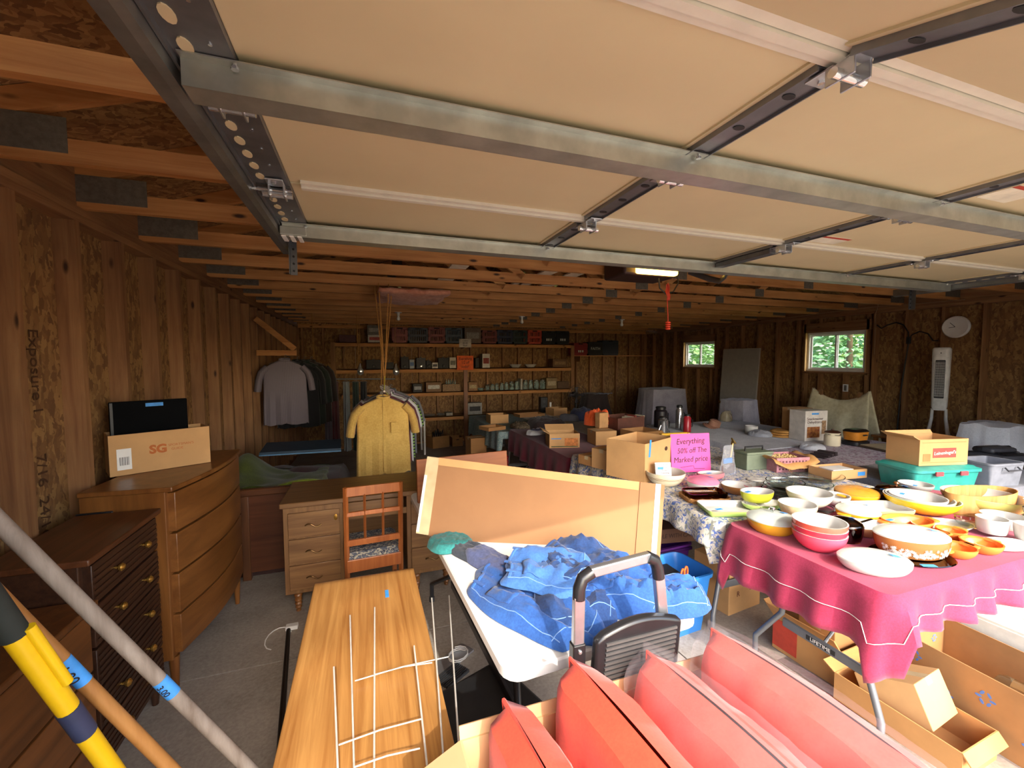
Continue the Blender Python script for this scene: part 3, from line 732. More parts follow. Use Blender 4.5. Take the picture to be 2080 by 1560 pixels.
# garments: crumpled folded slabs
def garment(name, label, cx, cy, z, w, l, h, rz, mat, seed=0, group=None, cat='clothes', amp=.02, fold=0, parts=True, seam=None, tilt=0):
    """soft folded cloth: rounded slab with creases and layered edge"""
    nu, nv = 26, 30; m = MB()
    def prof(a): return (1-abs(2*a-1)**5)
    def top(a, b):
        x = (a-.5)*w; y = (b-.5)*l
        e = prof(a)**.5*prof(b)**.5
        if seam: e *= .55+.45*abs(math.cos((a-.26)*PI*2.0))**.7
        cre = amp*(.7*nz(a*3.1+seed, b*3.3, seed)+.5*abs(nz(a*6+seed*2, b*5, seed+3))+.3*nz(a*13, b*12, seed))
        ed = (.34 if seam else .10)*(nz(a*2+seed, b*2.2, 9+seed))
        x *= 1-.24*abs(2*b-1)**3; y *= 1-.24*abs(2*a-1)**3
        return (x*(1+ed*.5), y*(1+ed), max(.004, e*(h*(1+fold*(b-.5)))+cre*e))
    def bot(a, b):
        p = top(a, b); return (p[0]*.97, p[1]*.97, 0.0)
    m.grid(top, nu, nv); m.grid(lambda a, b: bot(1-a, b), nu, nv)
    o = m.build(name, mat, None, True, loc=(cx, cy, z), rz=rz); tag(o, label, cat, group)
    if tilt: o.rotation_euler = (tilt, 0, rz)
    if parts and seam:
        for (a0, b0, a1, b1) in ((.08, .06, .1, .94), (.9, .05, .88, .95), (.05, .1, .95, .12)):
            P = [Vector(top(a0+(a1-a0)*i/14, b0+(b1-b0)*i/14))+Vector((0, 0, .0015)) for i in range(15)]
            MB().tube(P, .0018, 5).build('stitched_seam', seam, o)
        lp = MB()
        for q in (.2, .5, .8):
            p = Vector(top(q, .9)); lp.box(p.x-.006, p.x+.006, p.y-.03, p.y+.03, p.z, p.z+.005)
        lp.build('belt_loops', mat, o, False)
        MB().tube([Vector(top(.1+.8*i/16, .93))+Vector((0, 0, .002)) for i in range(17)], .007, 6, flat=.005).build('waistband', mat, o)
        MB().grid(lambda a, b: tuple(Vector(top(.14+.28*a, .52+.26*b))+Vector((0, 0, .004))), 8, 8).build('pocket', mat, o, solid=.003)
    return o
DEN = fabric('denim', '2f62ac', '1c4688', .85, 120, .3); DEN2 = fabric('denim_light', '4678bc', '2d5a9c', .85, 120, .3); DEN3 = fabric('denim_dark', '234a86', '15305e', .85, 120, .3)
SEAM = fabric('seam_thread', '5f8ac6', '7d9fd0'); GJ = 'jeans heaped on the white folding table'
def onwt(u, v, z=WT): p = PZ(u, v, z); return p.x, p.y
def jeans(label, u, v, z, w, l, h, rz, mat, seed, tilt=0, amp=.022):
    x, y = onwt(u, v, z); o = garment('jeans', label, x, y, z+.002, w, l, h, rz, mat, seed, GJ, 'jeans', amp*1.9, 0, True, SEAM, tilt)
    return o
jeans('faded blue jeans folded lengthwise along the near table edge', 1080, 1235, WT, .30, .62, .05, .45, DEN, 1)
jeans('darker blue jeans lying flat under the others', 1160, 1215, WT, .34, .46, .06, -.3, DEN3, 2)
jeans('pale worn jeans lying against the cardboard sheet', 1110, 1165, WT+.062, .34, .36, .05, 1.0, DEN2, 3)
jeans('crumpled denim work jeans behind the step ladder', 1255, 1205, WT, .36, .40, .09, .9, DEN, 4, 0, .04)
jeans('rumpled jeans drooping over the corner by the blue tote', 1350, 1225, WT, .22, .34, .06, 1.4, DEN, 5, 0, .03)
jeans('dark jeans bunched beneath the cardboard sheet', 1180, 1150, WT+.062, .40, .40, .05, .2, DEN3, 6, 0, .03)
jeans('folded jeans at the far end of the white table', 905, 1020, WT, .26, .3, .05, .2, DEN3, 8)
x, y = onwt(915, 1108); garment('shirt_folded', 'teal folded shirt on the far part of the white table', x, y, WT+.002, .22, .2, .04, .2, fabric('teal_knit', '2f8a86', '1f6060'), 11)
x, y = onwt(965, 1130); garment('trousers', 'charcoal folded trousers between the teal shirt and jeans', x, y, WT+.002, .14, .34, .035, .5, fabric('charcoal_twill', '3c4350', '272c36'), 12)
x, y = onwt(1000, 1150); garment('trousers', 'slate blue folded trousers on the white table', x, y, WT+.002, .14, .34, .05, .45, fabric('slate_twill', '57608a', '3c4468'), 13)
ptc = onwt(1125, 1152)
# flattened carton standing on the table
cs = thing('cardboard_sheet', 'large flattened tan carton propped across the white table', 'cardboard', (0, 0, 0))
A = PY(868, 927, 2.30); B = PY(1350, 985, 1.72); Cc = PY(1338, 1168, 1.62); D = PY(845, 1083, 2.18)
nn = (B-A).cross(D-A).normalized()
if nn.y > 0: nn = -nn
def sheet(P, off, th, nm, mat, par):
    m = MB(); k = len(P)
    m.add([tuple(p+nn*off) for p in P]+[tuple(p+nn*(off-th)) for p in P], [tuple(range(k)), tuple(range(2*k-1, k-1, -1))]+[(j, (j+1) % k, k+(j+1) % k, k+j) for j in range(k)])
    return m.build(nm, mat, par, False)
CARDB = plain('carton_board', '976d48', .8, 0, .05, 4)
E_ = B+(Cc-B)*1.0
sheet([A, B, Cc, D], 0, .014, 'board', CARDB, cs)
def lp(a, b, t): return a+(b-a)*t
sheet([lp(A, B, .0), lp(A, B, .055), lp(D, Cc, .055), D], .0012, .001, 'packing_tape', film('tan_tape', 'd8c39a', .7, .3), cs)
sheet([lp(A, B, .055), lp(A, B, .90), lp(lp(A, B, .90), lp(D, Cc, .90), .10), lp(lp(A, B, .055), lp(D, Cc, .055), .10)], .003, .002, 'folded_flap', CARD, cs)
sheet([lp(A, B, .905), B, Cc, lp(D, Cc, .905)], .004, .003, 'end_flap', CARDB, cs)
sheet([lp(A, B, .965), lp(A, B, .985), lp(lp(A, B, .985), lp(D, Cc, .985), .9), lp(lp(A, B, .965), lp(D, Cc, .965), .9)], .0055, .001, 'paper_label', WHITE, cs)
sheet([lp(A, D, .25), lp(A, D, .25)+(B-A)*.012, lp(A, D, .98)+(B-A)*.012, lp(A, D, .98)], .0025, .001, 'torn_white_edge', WHITE, cs)
wsr = box(-.32, .32, 0, .03, 0, .28).build('leaf_board', wood('board_red', '8a4a22', 'a8642f', 0), None, False, .003)
wsr.location = (.62, 2.75, WT); wsr.rotation_euler = (-.10, 0, .1); tag(wsr, 'reddish board leaning upright behind the cardboard sheet', 'board')
# step ladder folded
sl = thing('step_ladder', 'folded aluminium step ladder with black corners and ribbed step', 'step ladder', (0, 0, 0))
LY = 1.045
tl = PY(1176, 1175, LY); tr = PY(1335, 1135, LY); zl = fz(LY)
bl = Vector((tl.x-.015, LY+.01, zl)); brr = Vector((tr.x+.135, LY+.01, zl))
LG = metal('ladder_alu', 'b6bac0', .28)
def rect_tube(P, Q, w, d, nm, mat, par):
    P = Vector(P); Q = Vector(Q); dv = (Q-P); T = basis(P, dv, (0, 1, 0)); return box(0, dv.length, -d/2, d/2, -w/2, w/2, T=T).build(nm, mat, par, False, .004)
l0 = tl+Vector((0, 0, -.03)); r0 = tr+Vector((.0, 0, -.03))
rect_tube(l0+Vector((0, 0, -.02)), bl, .034, .022, 'side_rail', LG, sl); rect_tube(r0+Vector((.005, 0, -.02)), brr, .034, .022, 'side_rail', LG, sl)
rect_tube(tl+Vector((.035, 0, .012)), tr+Vector((-.03, 0, .012)), .03, .022, 'top_bar', LG, sl)
BLK = plain('black_moulded', '202022', .28)
MB().tube([l0+Vector((0, 0, -.03)), l0+Vector((.001, 0, .0)), l0+Vector((.012, 0, .028)), tl+Vector((.042, 0, .012))], .0185, 12).build('corner_joint', BLK, sl)
MB().tube([r0+Vector((.006, 0, -.03)), r0+Vector((.001, 0, .0)), r0+Vector((-.01, 0, .028)), tr+Vector((-.038, 0, .012))], .0185, 12).build('corner_joint', BLK, sl)
for (P, Q) in ((l0, bl), (r0, brr)):
    c = P+(Q-P)*.16; d = (Q-P).normalized()
    jb = rect_tube(c, c+d*.085, .04, .03, 'bracket', BLK, sl)
    for q in (.02, .065): MB().lathe([(.006, 0), (.006, .004), (.003, .006)], 8, T=TR(c+d*q+Vector((0, -.015, 0)), rx=PI/2)).build('bolt', CHROME, jb)
    rect_tube(c+d*.09+Vector((.012, .03, 0)), Q+Vector((.01, .05, 0)), .026, .02, 'rear_rail', LG, sl)
st = MB(); sc = (tl.x+tr.x)/2+.045; sz = .90
pl = [(-.145, -.20), (.155, -.20), (.15, -.02)]+[(.15-.295*i/12, -.02+.035*math.sin(PI*i/12)) for i in range(1, 12)]+[(-.145, -.03)]
st.prism(pl, .03, TR((sc, LY-.018, sz), rx=PI/2+.12))
so_ = st.build('step', BLK, sl, True, .008)
rib = MB()
for q in range(10): rib.box(-.115, .13, .03, .0345, -.185+q*.016, -.178+q*.016, TR((sc, LY-.018, sz), rx=.12) @ Matrix.Diagonal((1, -1, 1, 1)))
rib.build('tread_ribs', plain('grey_rubber', '4a4745', .6), so_, False)
# carton of orange cushions
cx0, cx1, cy0, cy1 = .205, 1.12, .42, 1.0
cc = open_box('carton', 'big tan carton holding the orange cushions', cx1-cx0, cy1-cy0, .68, ((cx0+cx1)/2, (cy0+cy1)/2, fz(.7)), 0, plain('carton_pale', 'd0a578', .8, 0, .06, 4), (('l', -.45, .14), ('b', 1.25, .03)))
CUSH = fabric('orange_canvas', 'ec4a2c', 'd43a20', .8, 140, .12)
CUSH2 = fabric('coral_canvas', 'ea4a38', 'd63c2c', .8, 140, .12)
PIPE = fabric('cushion_piping', 'd23a24', 'b02c1a')
def cushion(label, x, y0, y1, z1, th, lean, mat, bag, seed):
    L_ = y1-y0; hh = .52; zb_ = z1-hh
    t = thing('cushion', label, 'cushion', (x, (y0+y1)/2, zb_), 0, 'orange chair cushions packed in the carton'); t.rotation_euler = (0, lean, .10)
    def shell(grow=0, rough=.02, s=0):
        m = MB(); n = 22
        for sgn in (-1, 1):
            def f(a, b, sgn=sgn):
                y = (a-.5)*(L_+grow*2); z = b*(hh+grow)-grow*.2
                e = (1-abs(2*a-1)**9)**.5*(1-abs(2*b-1)**9)**.5
                w_ = rough*e*(nz(a*4+seed, b*4, s+sgn)+.6*nz(a*10+seed, b*9, s+sgn))
                return (sgn*((th/2+grow)*e*.98+.004)+w_, y, z+.015*math.sin(PI*a)*(b > .9))
            m.grid(f if sgn > 0 else (lambda a, b: f(1-a, b)), n, n)
        return m
    shell(0, .012).build('cover', mat, t)
    P = [(0, (a-.5)*L_, hh) for a in [i/12 for i in range(13)]]+[(0, .5*L_, hh*(1-i/8)) for i in range(1, 9)]+[(0, (.5-i/12)*L_, 0) for i in range(1, 13)]+[(0, -.5*L_, hh*i/8) for i in range(1, 8)]
    MB().tube(P, .006, 6, closed=True).build('piping', PIPE, t)
    if bag: shell(.022, .02, 5).build('plastic_bag', film('clear_poly', 'e8e0e4', .07, .06), t)
    return t
cushion('bare orange cushion nearest the carton flap', .385, .44, .96, .825, .145, -.10, CUSH, False, 1)
cushion('bare orange cushion with a sharp pointed corner by the ladder rail', .545, .45, .97, .875, .15, -.04, CUSH, False, 4)
cushion('coral cushion sealed in a wrinkled clear bag between bare cushion and bagged one', .745, .43, .96, .84, .17, .04, CUSH2, True, 7)
cushion('coral cushion in a clear bag beside the corrugated edge', .955, .44, .965, .85, .16, .10, CUSH2, True, 11)
# corrugated strip of cardboard beside the cushions
# clutter under the white table
bk = thing('equipment_case', 'black wheeled equipment case with blue tape under the white table', 'case', (.42, 1.62, fz(1.6)), .35)
box(-.24, .24, -.2, .2, .05, .22).build('shell', plain('case_charcoal', '1f2022', .5), bk, True, .02)
box(-.235, .235, -.203, -.198, .17, .18).build('seam', BLACK, bk, False)
for x in (-.2, .2):
    for y in (-.17, .17): MB().tube([(x-.012, y, .026), (x+.012, y, .026)], .024, 12).build('caster', plain('caster_rubber', '121212', .6), bk)
box(.02, .09, -.2035, -.2005, .08, .15).build('tape', TAPE, bk, False)
rd = thing('metal_bracket', 'grey perforated metal bracket with a coiled wire on the floor under the white table', 'bracket', (.40, 2.25, fz(2.25)), .6)
box(-.16, .16, -.05, .05, 0, .012).build('plate', ALU, rd, False, .002)
vg = MB()
for q in range(9): vg.box(-.14, .02, -.14+q*.012, -.134+q*.012, .0, .02)
vg.build('grille_bars', STEELD, rd, False)
MB().tube([(.06+.06*math.cos(a*.6), .05*math.sin(a*.6)-.02, .016+.001*a) for a in range(24)], .003, 6).build('wire', WHITE, rd)
tri = thing('wire_easel', 'bent black wire easel on the floor beside the carton', 'easel', (.30, 1.25, fz(1.25)))
for P in ([(-.1, 0, .004), (.15, .06, .16)], [(.15, .06, .16), (.25, -.05, .004)], [(.02, .03, .09), (.2, -.02, .09)]): MB().tube(P, .004, 6).build('wire', BLACK, tri)
# blue tote, purple lid, brown box etc beside the table
tb = thing('storage_tote', 'bright blue plastic storage tote holding a black caddy and orange scissors', 'tote', (1.78, 2.10, fz(2.1)), .08)
TB = plain('tote_blue', '2f7fd6', .35, 0, .05)
MB().rlathe([(-.05, .0), (-.045, .004), (.0, .36), (.014, .362), (.016, .385), (.004, .387), (-.003, .37), (-.05, .012), (-.06, .012)], .20, .15, .05, cap1=True).build('bin', TB, tb)
for s in (-1, 1): box(s*.215-.012, s*.215+.012, -.05, .05, .335, .36).build('handle', TB, tb, True, .004)
cd_ = thing('tool_caddy', 'black divided caddy inside the blue tote', 'caddy', (1.74, 2.14, fz(2.1)+.014)); 
MB().box(-.10, .10, -.07, .07, 0, .34).build('body', BLACK, cd_, True, .01); MB().box(-.09, -.02, -.078, -.071, .2, .32).build('pocket', plain('grey_pocket', '3b3b40', .6), cd_, False); MB().box(.02, .09, -.078, -.071, .2, .32).build('pocket', plain('grey_pocket', '3b3b40', .6), cd_, False)
sc_ = thing('scissors', 'orange handled scissors poking out of the blue tote', 'scissors', (1.80, 2.005, fz(2.1)+.36), .4)
for s in (-1, 1):
    MB().tube([(s*.022+.02*math.cos(a), 0, .03+.034*math.sin(a)) for a in [i*PI/6 for i in range(12)]], .0055, 8, closed=True).build('handle_loop', plain('orange_handle', 'f0662a', .4), sc_)
    MB().tube([(s*.012, 0, 0), (-s*.012, 0, -.14)], .005, 6, r1=.001).build('blade', CHROME, sc_)
pb_ = thing('storage_tote', 'purple plastic tote behind the blue one', 'tote', (2.06, 2.58, fz(2.58)), .05); pb_.scale = (1, 1, .74)
MB().rlathe([(-.04, 0), (.0, .44), (.012, .442), (.012, .46), (-.01, .46), (-.05, .02), (-.06, .02)], .20, .14, .04).build('bin', plain('tote_purple', '6b2f92', .4), pb_)
MB().box(-.19, .19, -.152, -.14, .40, .43).build('rim_clip', plain('purple_dark', '4d2070', .4), pb_, False, .004)
hw_ = box(-.25, .25, -.13, .13, 0, .10).build('carton', plain('carton_umber', '5c4034', .85, 0, .08, 6), None, False, .004, loc=(2.06, 2.55, fz(2.58)+.366)); hw_.rotation_euler = (-.12, .05, -.05); tag(hw_, 'dark brown handle with care carton on the purple tote', 'cardboard box')
text('HANDLE WITH CARE', hw_, basis((0, -.131, .05), (1, 0, 0), (0, 0, 1)), .042, plain('brown_ink', '2f1e18', .8), shear=.1)
es = MB().box(-.16, .16, -.14, .14, 0, .34).build('carton', CARD, None, False, .004, loc=(2.36, 2.22, fz(2.2)), rz=.12); tag(es, 'closed tan carton marked ES under the flowered cloth', 'cardboard box')
text('ES', es, basis((.07, -.141, .15), (1, 0, 0), (0, 0, 1)), .06, plain('red_brown_ink', '5a2a20', .8)); text('R', es, basis((-.07, -.141, .13), (1, 0, 0), (0, 0, 1)), .05, plain('red_brown_ink', '5a2a20', .8))
MB().box(-.16, .16, -.02, .02, .3405, .3415).build('packing_tape', film('tan_tape', 'd8c39a', .7, .3), es, False)
# ================================================================== sale tables with cloths
def drape(name, label, x0, x1, y0, y1, z, drops, mat, amp=.03, waves=34, corner=.10, seed=0, hem=None, th=.003):
    """cloth over a table: drops = (x0 side, x1 side, y0 side, y1 side)"""
    r = .05; per = []; ns = 44
    def seg(ax, ay, bx, by, nx, ny, d):
        n = max(4, int(ns*math.hypot(bx-ax, by-ay)/1.2))
        for i in range(n): per.append((ax+(bx-ax)*i/n, ay+(by-ay)*i/n, nx, ny, d, min(i, n-i)/n))
    def arc(cx, cy, a0, d0, d1):
        for i in range(6):
            a = a0+i/6*PI/2; per.append((cx+r*math.cos(a), cy+r*math.sin(a), math.cos(a), math.sin(a), (d0*(6-i)+d1*i)/6+corner, 0))
    dl, dr, df, db = drops
    seg(x0+r, y0, x1-r, y0, 0, -1, df); arc(x1-r, y0+r, -PI/2, df, dr)
    seg(x1, y0+r, x1, y1-r, 1, 0, dr); arc(x1-r, y1-r, 0, dr, db)
    seg(x1-r, y1, x0+r, y1, 0, 1, db); arc(x0+r, y1-r, PI/2, db, dl)
    seg(x0, y1-r, x0, y0+r, -1, 0, dl); arc(x0+r, y0+r, PI, dl, df)
    n = len(per); cx, cy = (x0+x1)/2, (y0+y1)/2; R = []
    for s in (.0, .3, .6, .85, .97, 1):
        R.append([(cx+(p[0]-cx)*s, cy+(p[1]-cy)*s, z+th+(.004*nz(p[0]*s*4+seed, p[1]*s*4) if s < .97 else 0)) for p in per])
    K = 9; hemP = []
    for k in range(1, K+1):
        s = k/K; ring = []
        for i, p in enumerate(per):
            w = (math.sin(i/n*2*PI*waves+seed)+.6*math.sin(i/n*2*PI*waves*.43+2*seed)+.7*nz(i*.13, seed))*.5
            o = .010+amp*(.55+w)*s**.8*(1 if p[4] > .05 else .2)
            d = p[4]*(1+.12*nz(i*.05+seed, 3.3))
            ring.append((p[0]+p[2]*o, p[1]+p[3]*o, z+th-d*s-(.004 if k == 1 else 0)))
            if hem and abs(k-K*.55) < .5: hemP.append((p[0]+p[2]*(o+.006), p[1]+p[3]*(o+.006), z-d*s))
        R.append(ring)
    o = MB().rings(R, False, False).build(name, mat, None, True, solid=th); tag(o, label, 'tablecloth')
    if hem: MB().tube(hemP, .0016, 5, closed=True).build('trim_line', hem, o)
    return o
LEG = plain('table_leg_grey', '6e7176', .4, .3, .06)
HD = plain('tabletop_speckled', 'cfcac0', .5)
Z1, Z2, Z3, Z4, Z5, Z6 = .746, .725, .68, .64, .68, .715
folding_table('folding table under the burgundy cloth crowded with casserole dishes', 1.83, .76, (2.82, 1.40), 0, Z1, HD, LEG, badge='LIFETIME')
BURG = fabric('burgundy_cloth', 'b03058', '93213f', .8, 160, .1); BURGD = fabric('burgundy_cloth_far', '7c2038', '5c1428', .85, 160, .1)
FLOR = print_cloth('blue_floral', 'd8d2c4', '5a74b8', '8f938a', 26); FLOR2 = print_cloth('lavender_floral', 'cac5d2', '9a7896', 'aaa6b6', 18)
GREYC = fabric('grey_cloth', 'c6c8ce', 'a4a6b0'); TEALC = fabric('pale_teal_cloth', '9fb9bb', '7d9799')
drape('tablecloth', 'burgundy cloth with a white trim line under the casserole dishes', 1.895, 3.745, 1.01, 1.79, Z1, (.26, .2, .17, .06), BURG, .045, 30, .13, 1, WHITE)
def long_table(label, x0, y0, z, w=.76, l=1.83, along='y'):
    if along == 'y': return folding_table(label, l, w, (x0+w/2, y0+l/2), PI/2, z, HD, LEG)
    return folding_table(label, l, w, (x0+l/2, y0+w/2), 0, z, HD, LEG)
long_table('folding table under the flowered cloth behind the burgundy one', 1.93, 1.85, Z2)
drape('tablecloth', 'white cloth with blue flowers hanging beside the blue tote', 1.90, 2.70, 1.835, 3.70, Z2, (.15, .05, .10, .03), FLOR, .03, 26, .10, 2)
long_table('folding table carrying the pink basket and ammunition box', 2.74, 1.85, Z2)
drape('tablecloth', 'blue flowered cloth beneath the pink basket', 2.725, 3.51, 1.835, 3.70, Z2, (.03, .2, .06, .1), FLOR, .02, 26, .05, 3)
long_table('folding table with a dark red cloth heaped with clothes and cartons', 1.93, 3.75, Z3)
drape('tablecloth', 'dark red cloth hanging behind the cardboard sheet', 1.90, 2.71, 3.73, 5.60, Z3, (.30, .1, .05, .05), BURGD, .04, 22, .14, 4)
long_table('folding table beneath the pale teal cloth by the back shelves', 1.80, 5.66, Z4)
drape('tablecloth', 'pale teal patterned cloth on the table nearest the back shelves', 1.77, 2.58, 5.64, 7.50, Z4, (.28, .1, .1, .25), print_cloth('teal_print', '8fa6a8', '6f8a90', 'a9b6b4', 30), .03, 20, .1, 5)
long_table('folding table under the pleated grey cloth', 3.95, 3.40, Z5)
drape('tablecloth', 'pleated grey cloth on the table with folded linens', 3.93, 4.73, 3.38, 5.24, Z5, (.28, .1, .25, .1), GREYC, .035, 60, .05, 6)
long_table('folding table with grey cloth in front of the covered chair', 4.80, 3.40, Z5)
drape('tablecloth', 'plain grey cloth under the trinket bag and white appliance box', 4.78, 5.60, 3.38, 5.24, Z5, (.1, .2, .1, .2), GREYC, .03, 40, .05, 9)
long_table('folding table holding the crock and orange pot', 3.90, 2.56, Z5, along='x')
drape('tablecloth', 'lavender flowered cloth under the crock and orange pot', 3.88, 5.75, 2.54, 3.34, Z5, (.3, .2, .36, .1), FLOR2, .04, 30, .08, 7)
long_table('folding table carrying the teal tote and grey bin', 3.80, 1.68, Z6, along='x')
drape('tablecloth', 'dark grey cloth under the teal tote', 3.78, 5.65, 1.66, 2.46, Z6, (.2, .1, .25, .1), fabric('slate_cloth', '8a8c96', '6c6e78'), .03, 30, .08, 8)
# ---------------- kitchen ware
GLZ = plain('white_glaze', 'cbc8c1', .18, 0, .02); GLS = glass('clear_glass'); MILK = film('clear_lid_glass', 'dfe6de', .55, .05)
AMB = glass('amber_glass', '6a3016', .05)
def glaze(n, h, r=.2): return plain('glaze_'+n, h, r, 0, .05, 6)
Tb = Z1+.006; Tf = Z2+.006
VS = []
def vessel(name, label, u, v, wpx, h, mat, z=Tb, ratio=1, rz=0, rb=.55, inner=None, cat='bowl', group=None, curve=.5, tape=None, lid=None, handles=None, knob=None, dz=0, rect=0, th=.006):
    p = PZ(u, v, z); p.z = z+dz; r = wpx/2*mpp(p); inner = inner or GLZ
    m = MB(); N = 7
    out = [(r*(rb+(1-rb)*math.sin(i/N*PI/2)**(1-curve*.6) if i else rb), h*i/N) for i in range(N+1)]
    inn = [(max(.004, a-th), b) for a, b in reversed(out)]; inn = [(a, max(b, th)) for a, b in inn]
    if rect:
        f = lambda pr: [(a-r, b) for a, b in pr]
        m.rlathe(f(out), r, r*ratio, rect, cap1=False, q=6); m.mi = 1; m.rlathe([f(out)[-1]]+f(inn), r, r*ratio, rect, cap0=False, q=6)
    else:
        m.lathe(out, 36, 1, ratio, cap1=False); m.mi = 1; m.lathe([out[-1]]+inn, 36, 1, ratio, cap0=False)
    o = m.build(name, [mat, inner], None, True, loc=p, rz=rz); tag(o, label, cat, group); VS.append([o, r*(.3+.7*ratio)+.004, dz > .006, z])
    if tape:
        tx, ty, tz = tape; MB().box(-.022, .022, -.011, .011, 0, .0015, TR((tx*r, ty*r*ratio, tz), rx=0, rz=.3)).build('price_tape', TAPE, o, False)
    if lid:
        l = MB().lathe([(r*1.0, h+.001), (r*1.0, h+.006), (r*.9, h+.018), (r*.5, h+.032), (.012, h+.036)], 36, 1, ratio).build('lid', lid, o)
        if knob: MB().lathe([(.008, h+.034), (.007, h+.045), (.017, h+.052), (.012, h+.062), (.002, h+.064)], 16).build('knob', knob, l)
        MB().box(-.022, .022, -.011, .011, 0, .0015, TR((r*.45, -.2*r, h+.034), ry=.25, rz=.3)).build('price_tape', TAPE, l, False)
    if handles:
        for s in ((-1, 1) if handles == 2 else (handles,)):
            if handles == 2: MB().rlathe([(-.004, 0), (0, .004), (0, .009), (-.004, .012)], .022, .03, .014, (s*(r+.012), 0, h-.016)).build('handle', mat, o)
            else: MB().tube([(s*(r-.004), 0, h-.014), (s*(r+.05), 0, h-.010), (s*(r+.13), 0, h-.004)], .012, 8, flat=.007).build('handle', mat, o)
    return o
CORAL = glaze('coral', 'e8604e'); RED_ = glaze('red', 'd8384a'); PINKR = glaze('pink_red', 'e0526a')
G3 = 'nested red mixing bowls'
for k, (mt, nm) in enumerate(((PINKR, 'pink red'), (RED_, 'bright red'), (CORAL, 'coral'))):
    vessel('mixing_bowl', nm+[' bottom', ' middle', ' top'][k]+' mixing bowl of the nested stack', 1659, 1112, 94, .085, mt, dz=.027*k+.001, rb=.5, group=G3)
GOLD = glaze('gold', 'c8922a'); YEL = glaze('yellow', 'e8cc2e'); LIME = glaze('lime', 'b9bd36'); LGRN = glaze('light_green', 'b4d672'); AMBR = glaze('amber_lustre', 'e8823a', .12); BRN = glaze('brown', '9a6638'); CRM = glaze('cream', 'e8dcbc'); PEACH = glaze('peach', 'e8a878'); TURQ = glaze('turquoise', '6fc8d8'); ORGY = glaze('orange_yellow', 'eaa72a')
vessel('casserole_dish', 'gold casserole with clear knobbed lid beside the red bowls', 1578, 1080, 92, .06, GOLD, lid=MILK, knob=GLS, rb=.75, cat='casserole dish')
vessel('casserole_dish', 'white oval casserole with tilted clear ribbed lid on the burgundy cloth', 1762, 1152, 126, .045, GLZ, ratio=.68, rz=-.55, lid=MILK, rb=.75, cat='casserole dish')
tr_ = MB().lathe([(.16, 0), (.17, .006), (.165, .010), (.15, .008)], 36, 1, .72).build('serving_tray', AMB, None, True, loc=PZ(1850, 1130, Tb), rz=-.4); tag(tr_, 'dark amber glass tray under the snowflake casserole', 'tray')
MB().box(-.03, .03, -.01, .01, 0, .0015, TR((-.02, -.112, .011))).build('price_tape', TAPE, tr_, False)
VS.append([tr_, .13, False, Tb])
sn = vessel('casserole_dish', 'brown oval casserole with white snowflakes and clear lid', 1848, 1126, 132, .082, BRN, ratio=.7, rz=-.4, lid=MILK, rb=.82, dz=.012, cat='casserole dish')
fl = MB(); rr_ = 66*mpp(PZ(1848, 1126, Tb))
for i in range(150):
    a = random.uniform(-2.9, -.2); zz = random.uniform(.014, .05); R0 = rr_*(.82+.18*math.sin(zz/.082*PI/2)**.7)+.001
    c = Vector((R0*math.cos(a), R0*.7*math.sin(a), zz)); tn = Vector((-math.sin(a), .7*math.cos(a), 0)).normalized(); nn_ = Vector((.7*math.cos(a), math.sin(a), 0)).normalized()
    for k in range(3):
        q = k*PI/3+i; d = tn*math.cos(q)+Vector((0, 0, 1))*math.sin(q); e = nn_.cross(d)*.0009; d = d*.007; c2 = c+nn_*.002
        fl.add([c2-d-e, c2+d-e, c2+d+e, c2-d+e], [(0, 1, 2, 3)])
fo = fl.build('snowflake_print', GLZ, sn, False); fo['kind'] = 'stuff'
vessel('saucepan', 'amber glass saucepan with blue tape on its lid', 1722, 1092, 62, .075, AMB, rb=.85, inner=AMB, handles=1, lid=AMB, cat='saucepan')
vessel('baking_dish', 'open white oval baking dish with gold outside behind the saucepan', 1742, 1070, 100, .05, PEACH, ratio=.6, rz=-.35, rb=.7, cat='baking dish')
vessel('baking_dish', 'peach rectangular baking dish with white inside', 1785, 1048, 110, .045, PEACH, ratio=.6, rz=-.3, rb=.85, rect=.03, cat='baking dish')
vessel('bowl', 'orange lustre oval bowl with tab handles and blue tape', 1830, 1066, 98, .055, AMBR, ratio=.62, rz=-.25, inner=AMBR, handles=2, tape=(-.7, .1, .05), rb=.7)
vessel('platter', 'white oval plate with a thin black rim', 1918, 1068, 116, .022, GLZ, ratio=.55, rz=-.3, rb=.7, cat='plate')
GO = 'orange lustre soup bowls'
for i, (u, v, w) in enumerate(((1908, 1085, 46), (1968, 1108, 62), (1940, 1128, 64), (1905, 1100, 34))):
    vessel('soup_bowl', ['small orange lustre bowl behind the blue tape', 'orange lustre soup bowl leaning at the platter', 'orange lustre soup bowl with tab handle in front of its mates', 'tiny orange lustre dish by the snowflake lid'][i], u, v, w, .048, AMBR, rb=.6, inner=AMBR, handles=2, group=GO)
vessel('platter', 'pale blue white platter under two white mugs', 2045, 1105, 118, .016, GLZ, ratio=.5, rz=-.25, rb=.8, cat='plate')
for i, (u, v) in enumerate(((2008, 1085), (2056, 1098))):
    vessel('mug', ['white mug at the back of the platter', 'white mug at the front of the platter'][i], u, v, 48, .075, GLZ, rb=.85, dz=.017, cat='mug', group='white mugs on the platter')
vessel('mixing_bowl', 'large pale yellow mixing bowl with white inside', 1920, 1040, 128, .10, glaze('pale_yellow', 'e6dc7c'), rb=.55, tape=(-.1, .3, .06))
vessel('mixing_bowl', 'bright yellow mixing bowl holding two smaller bowls', 1806, 1028, 114, .082, YEL, rb=.55)
vessel('mixing_bowl', 'pale green bowl nested in the bright yellow one', 1803, 1028, 102, .07, glaze('pale_green', 'bcd69a'), rb=.55, dz=.016)
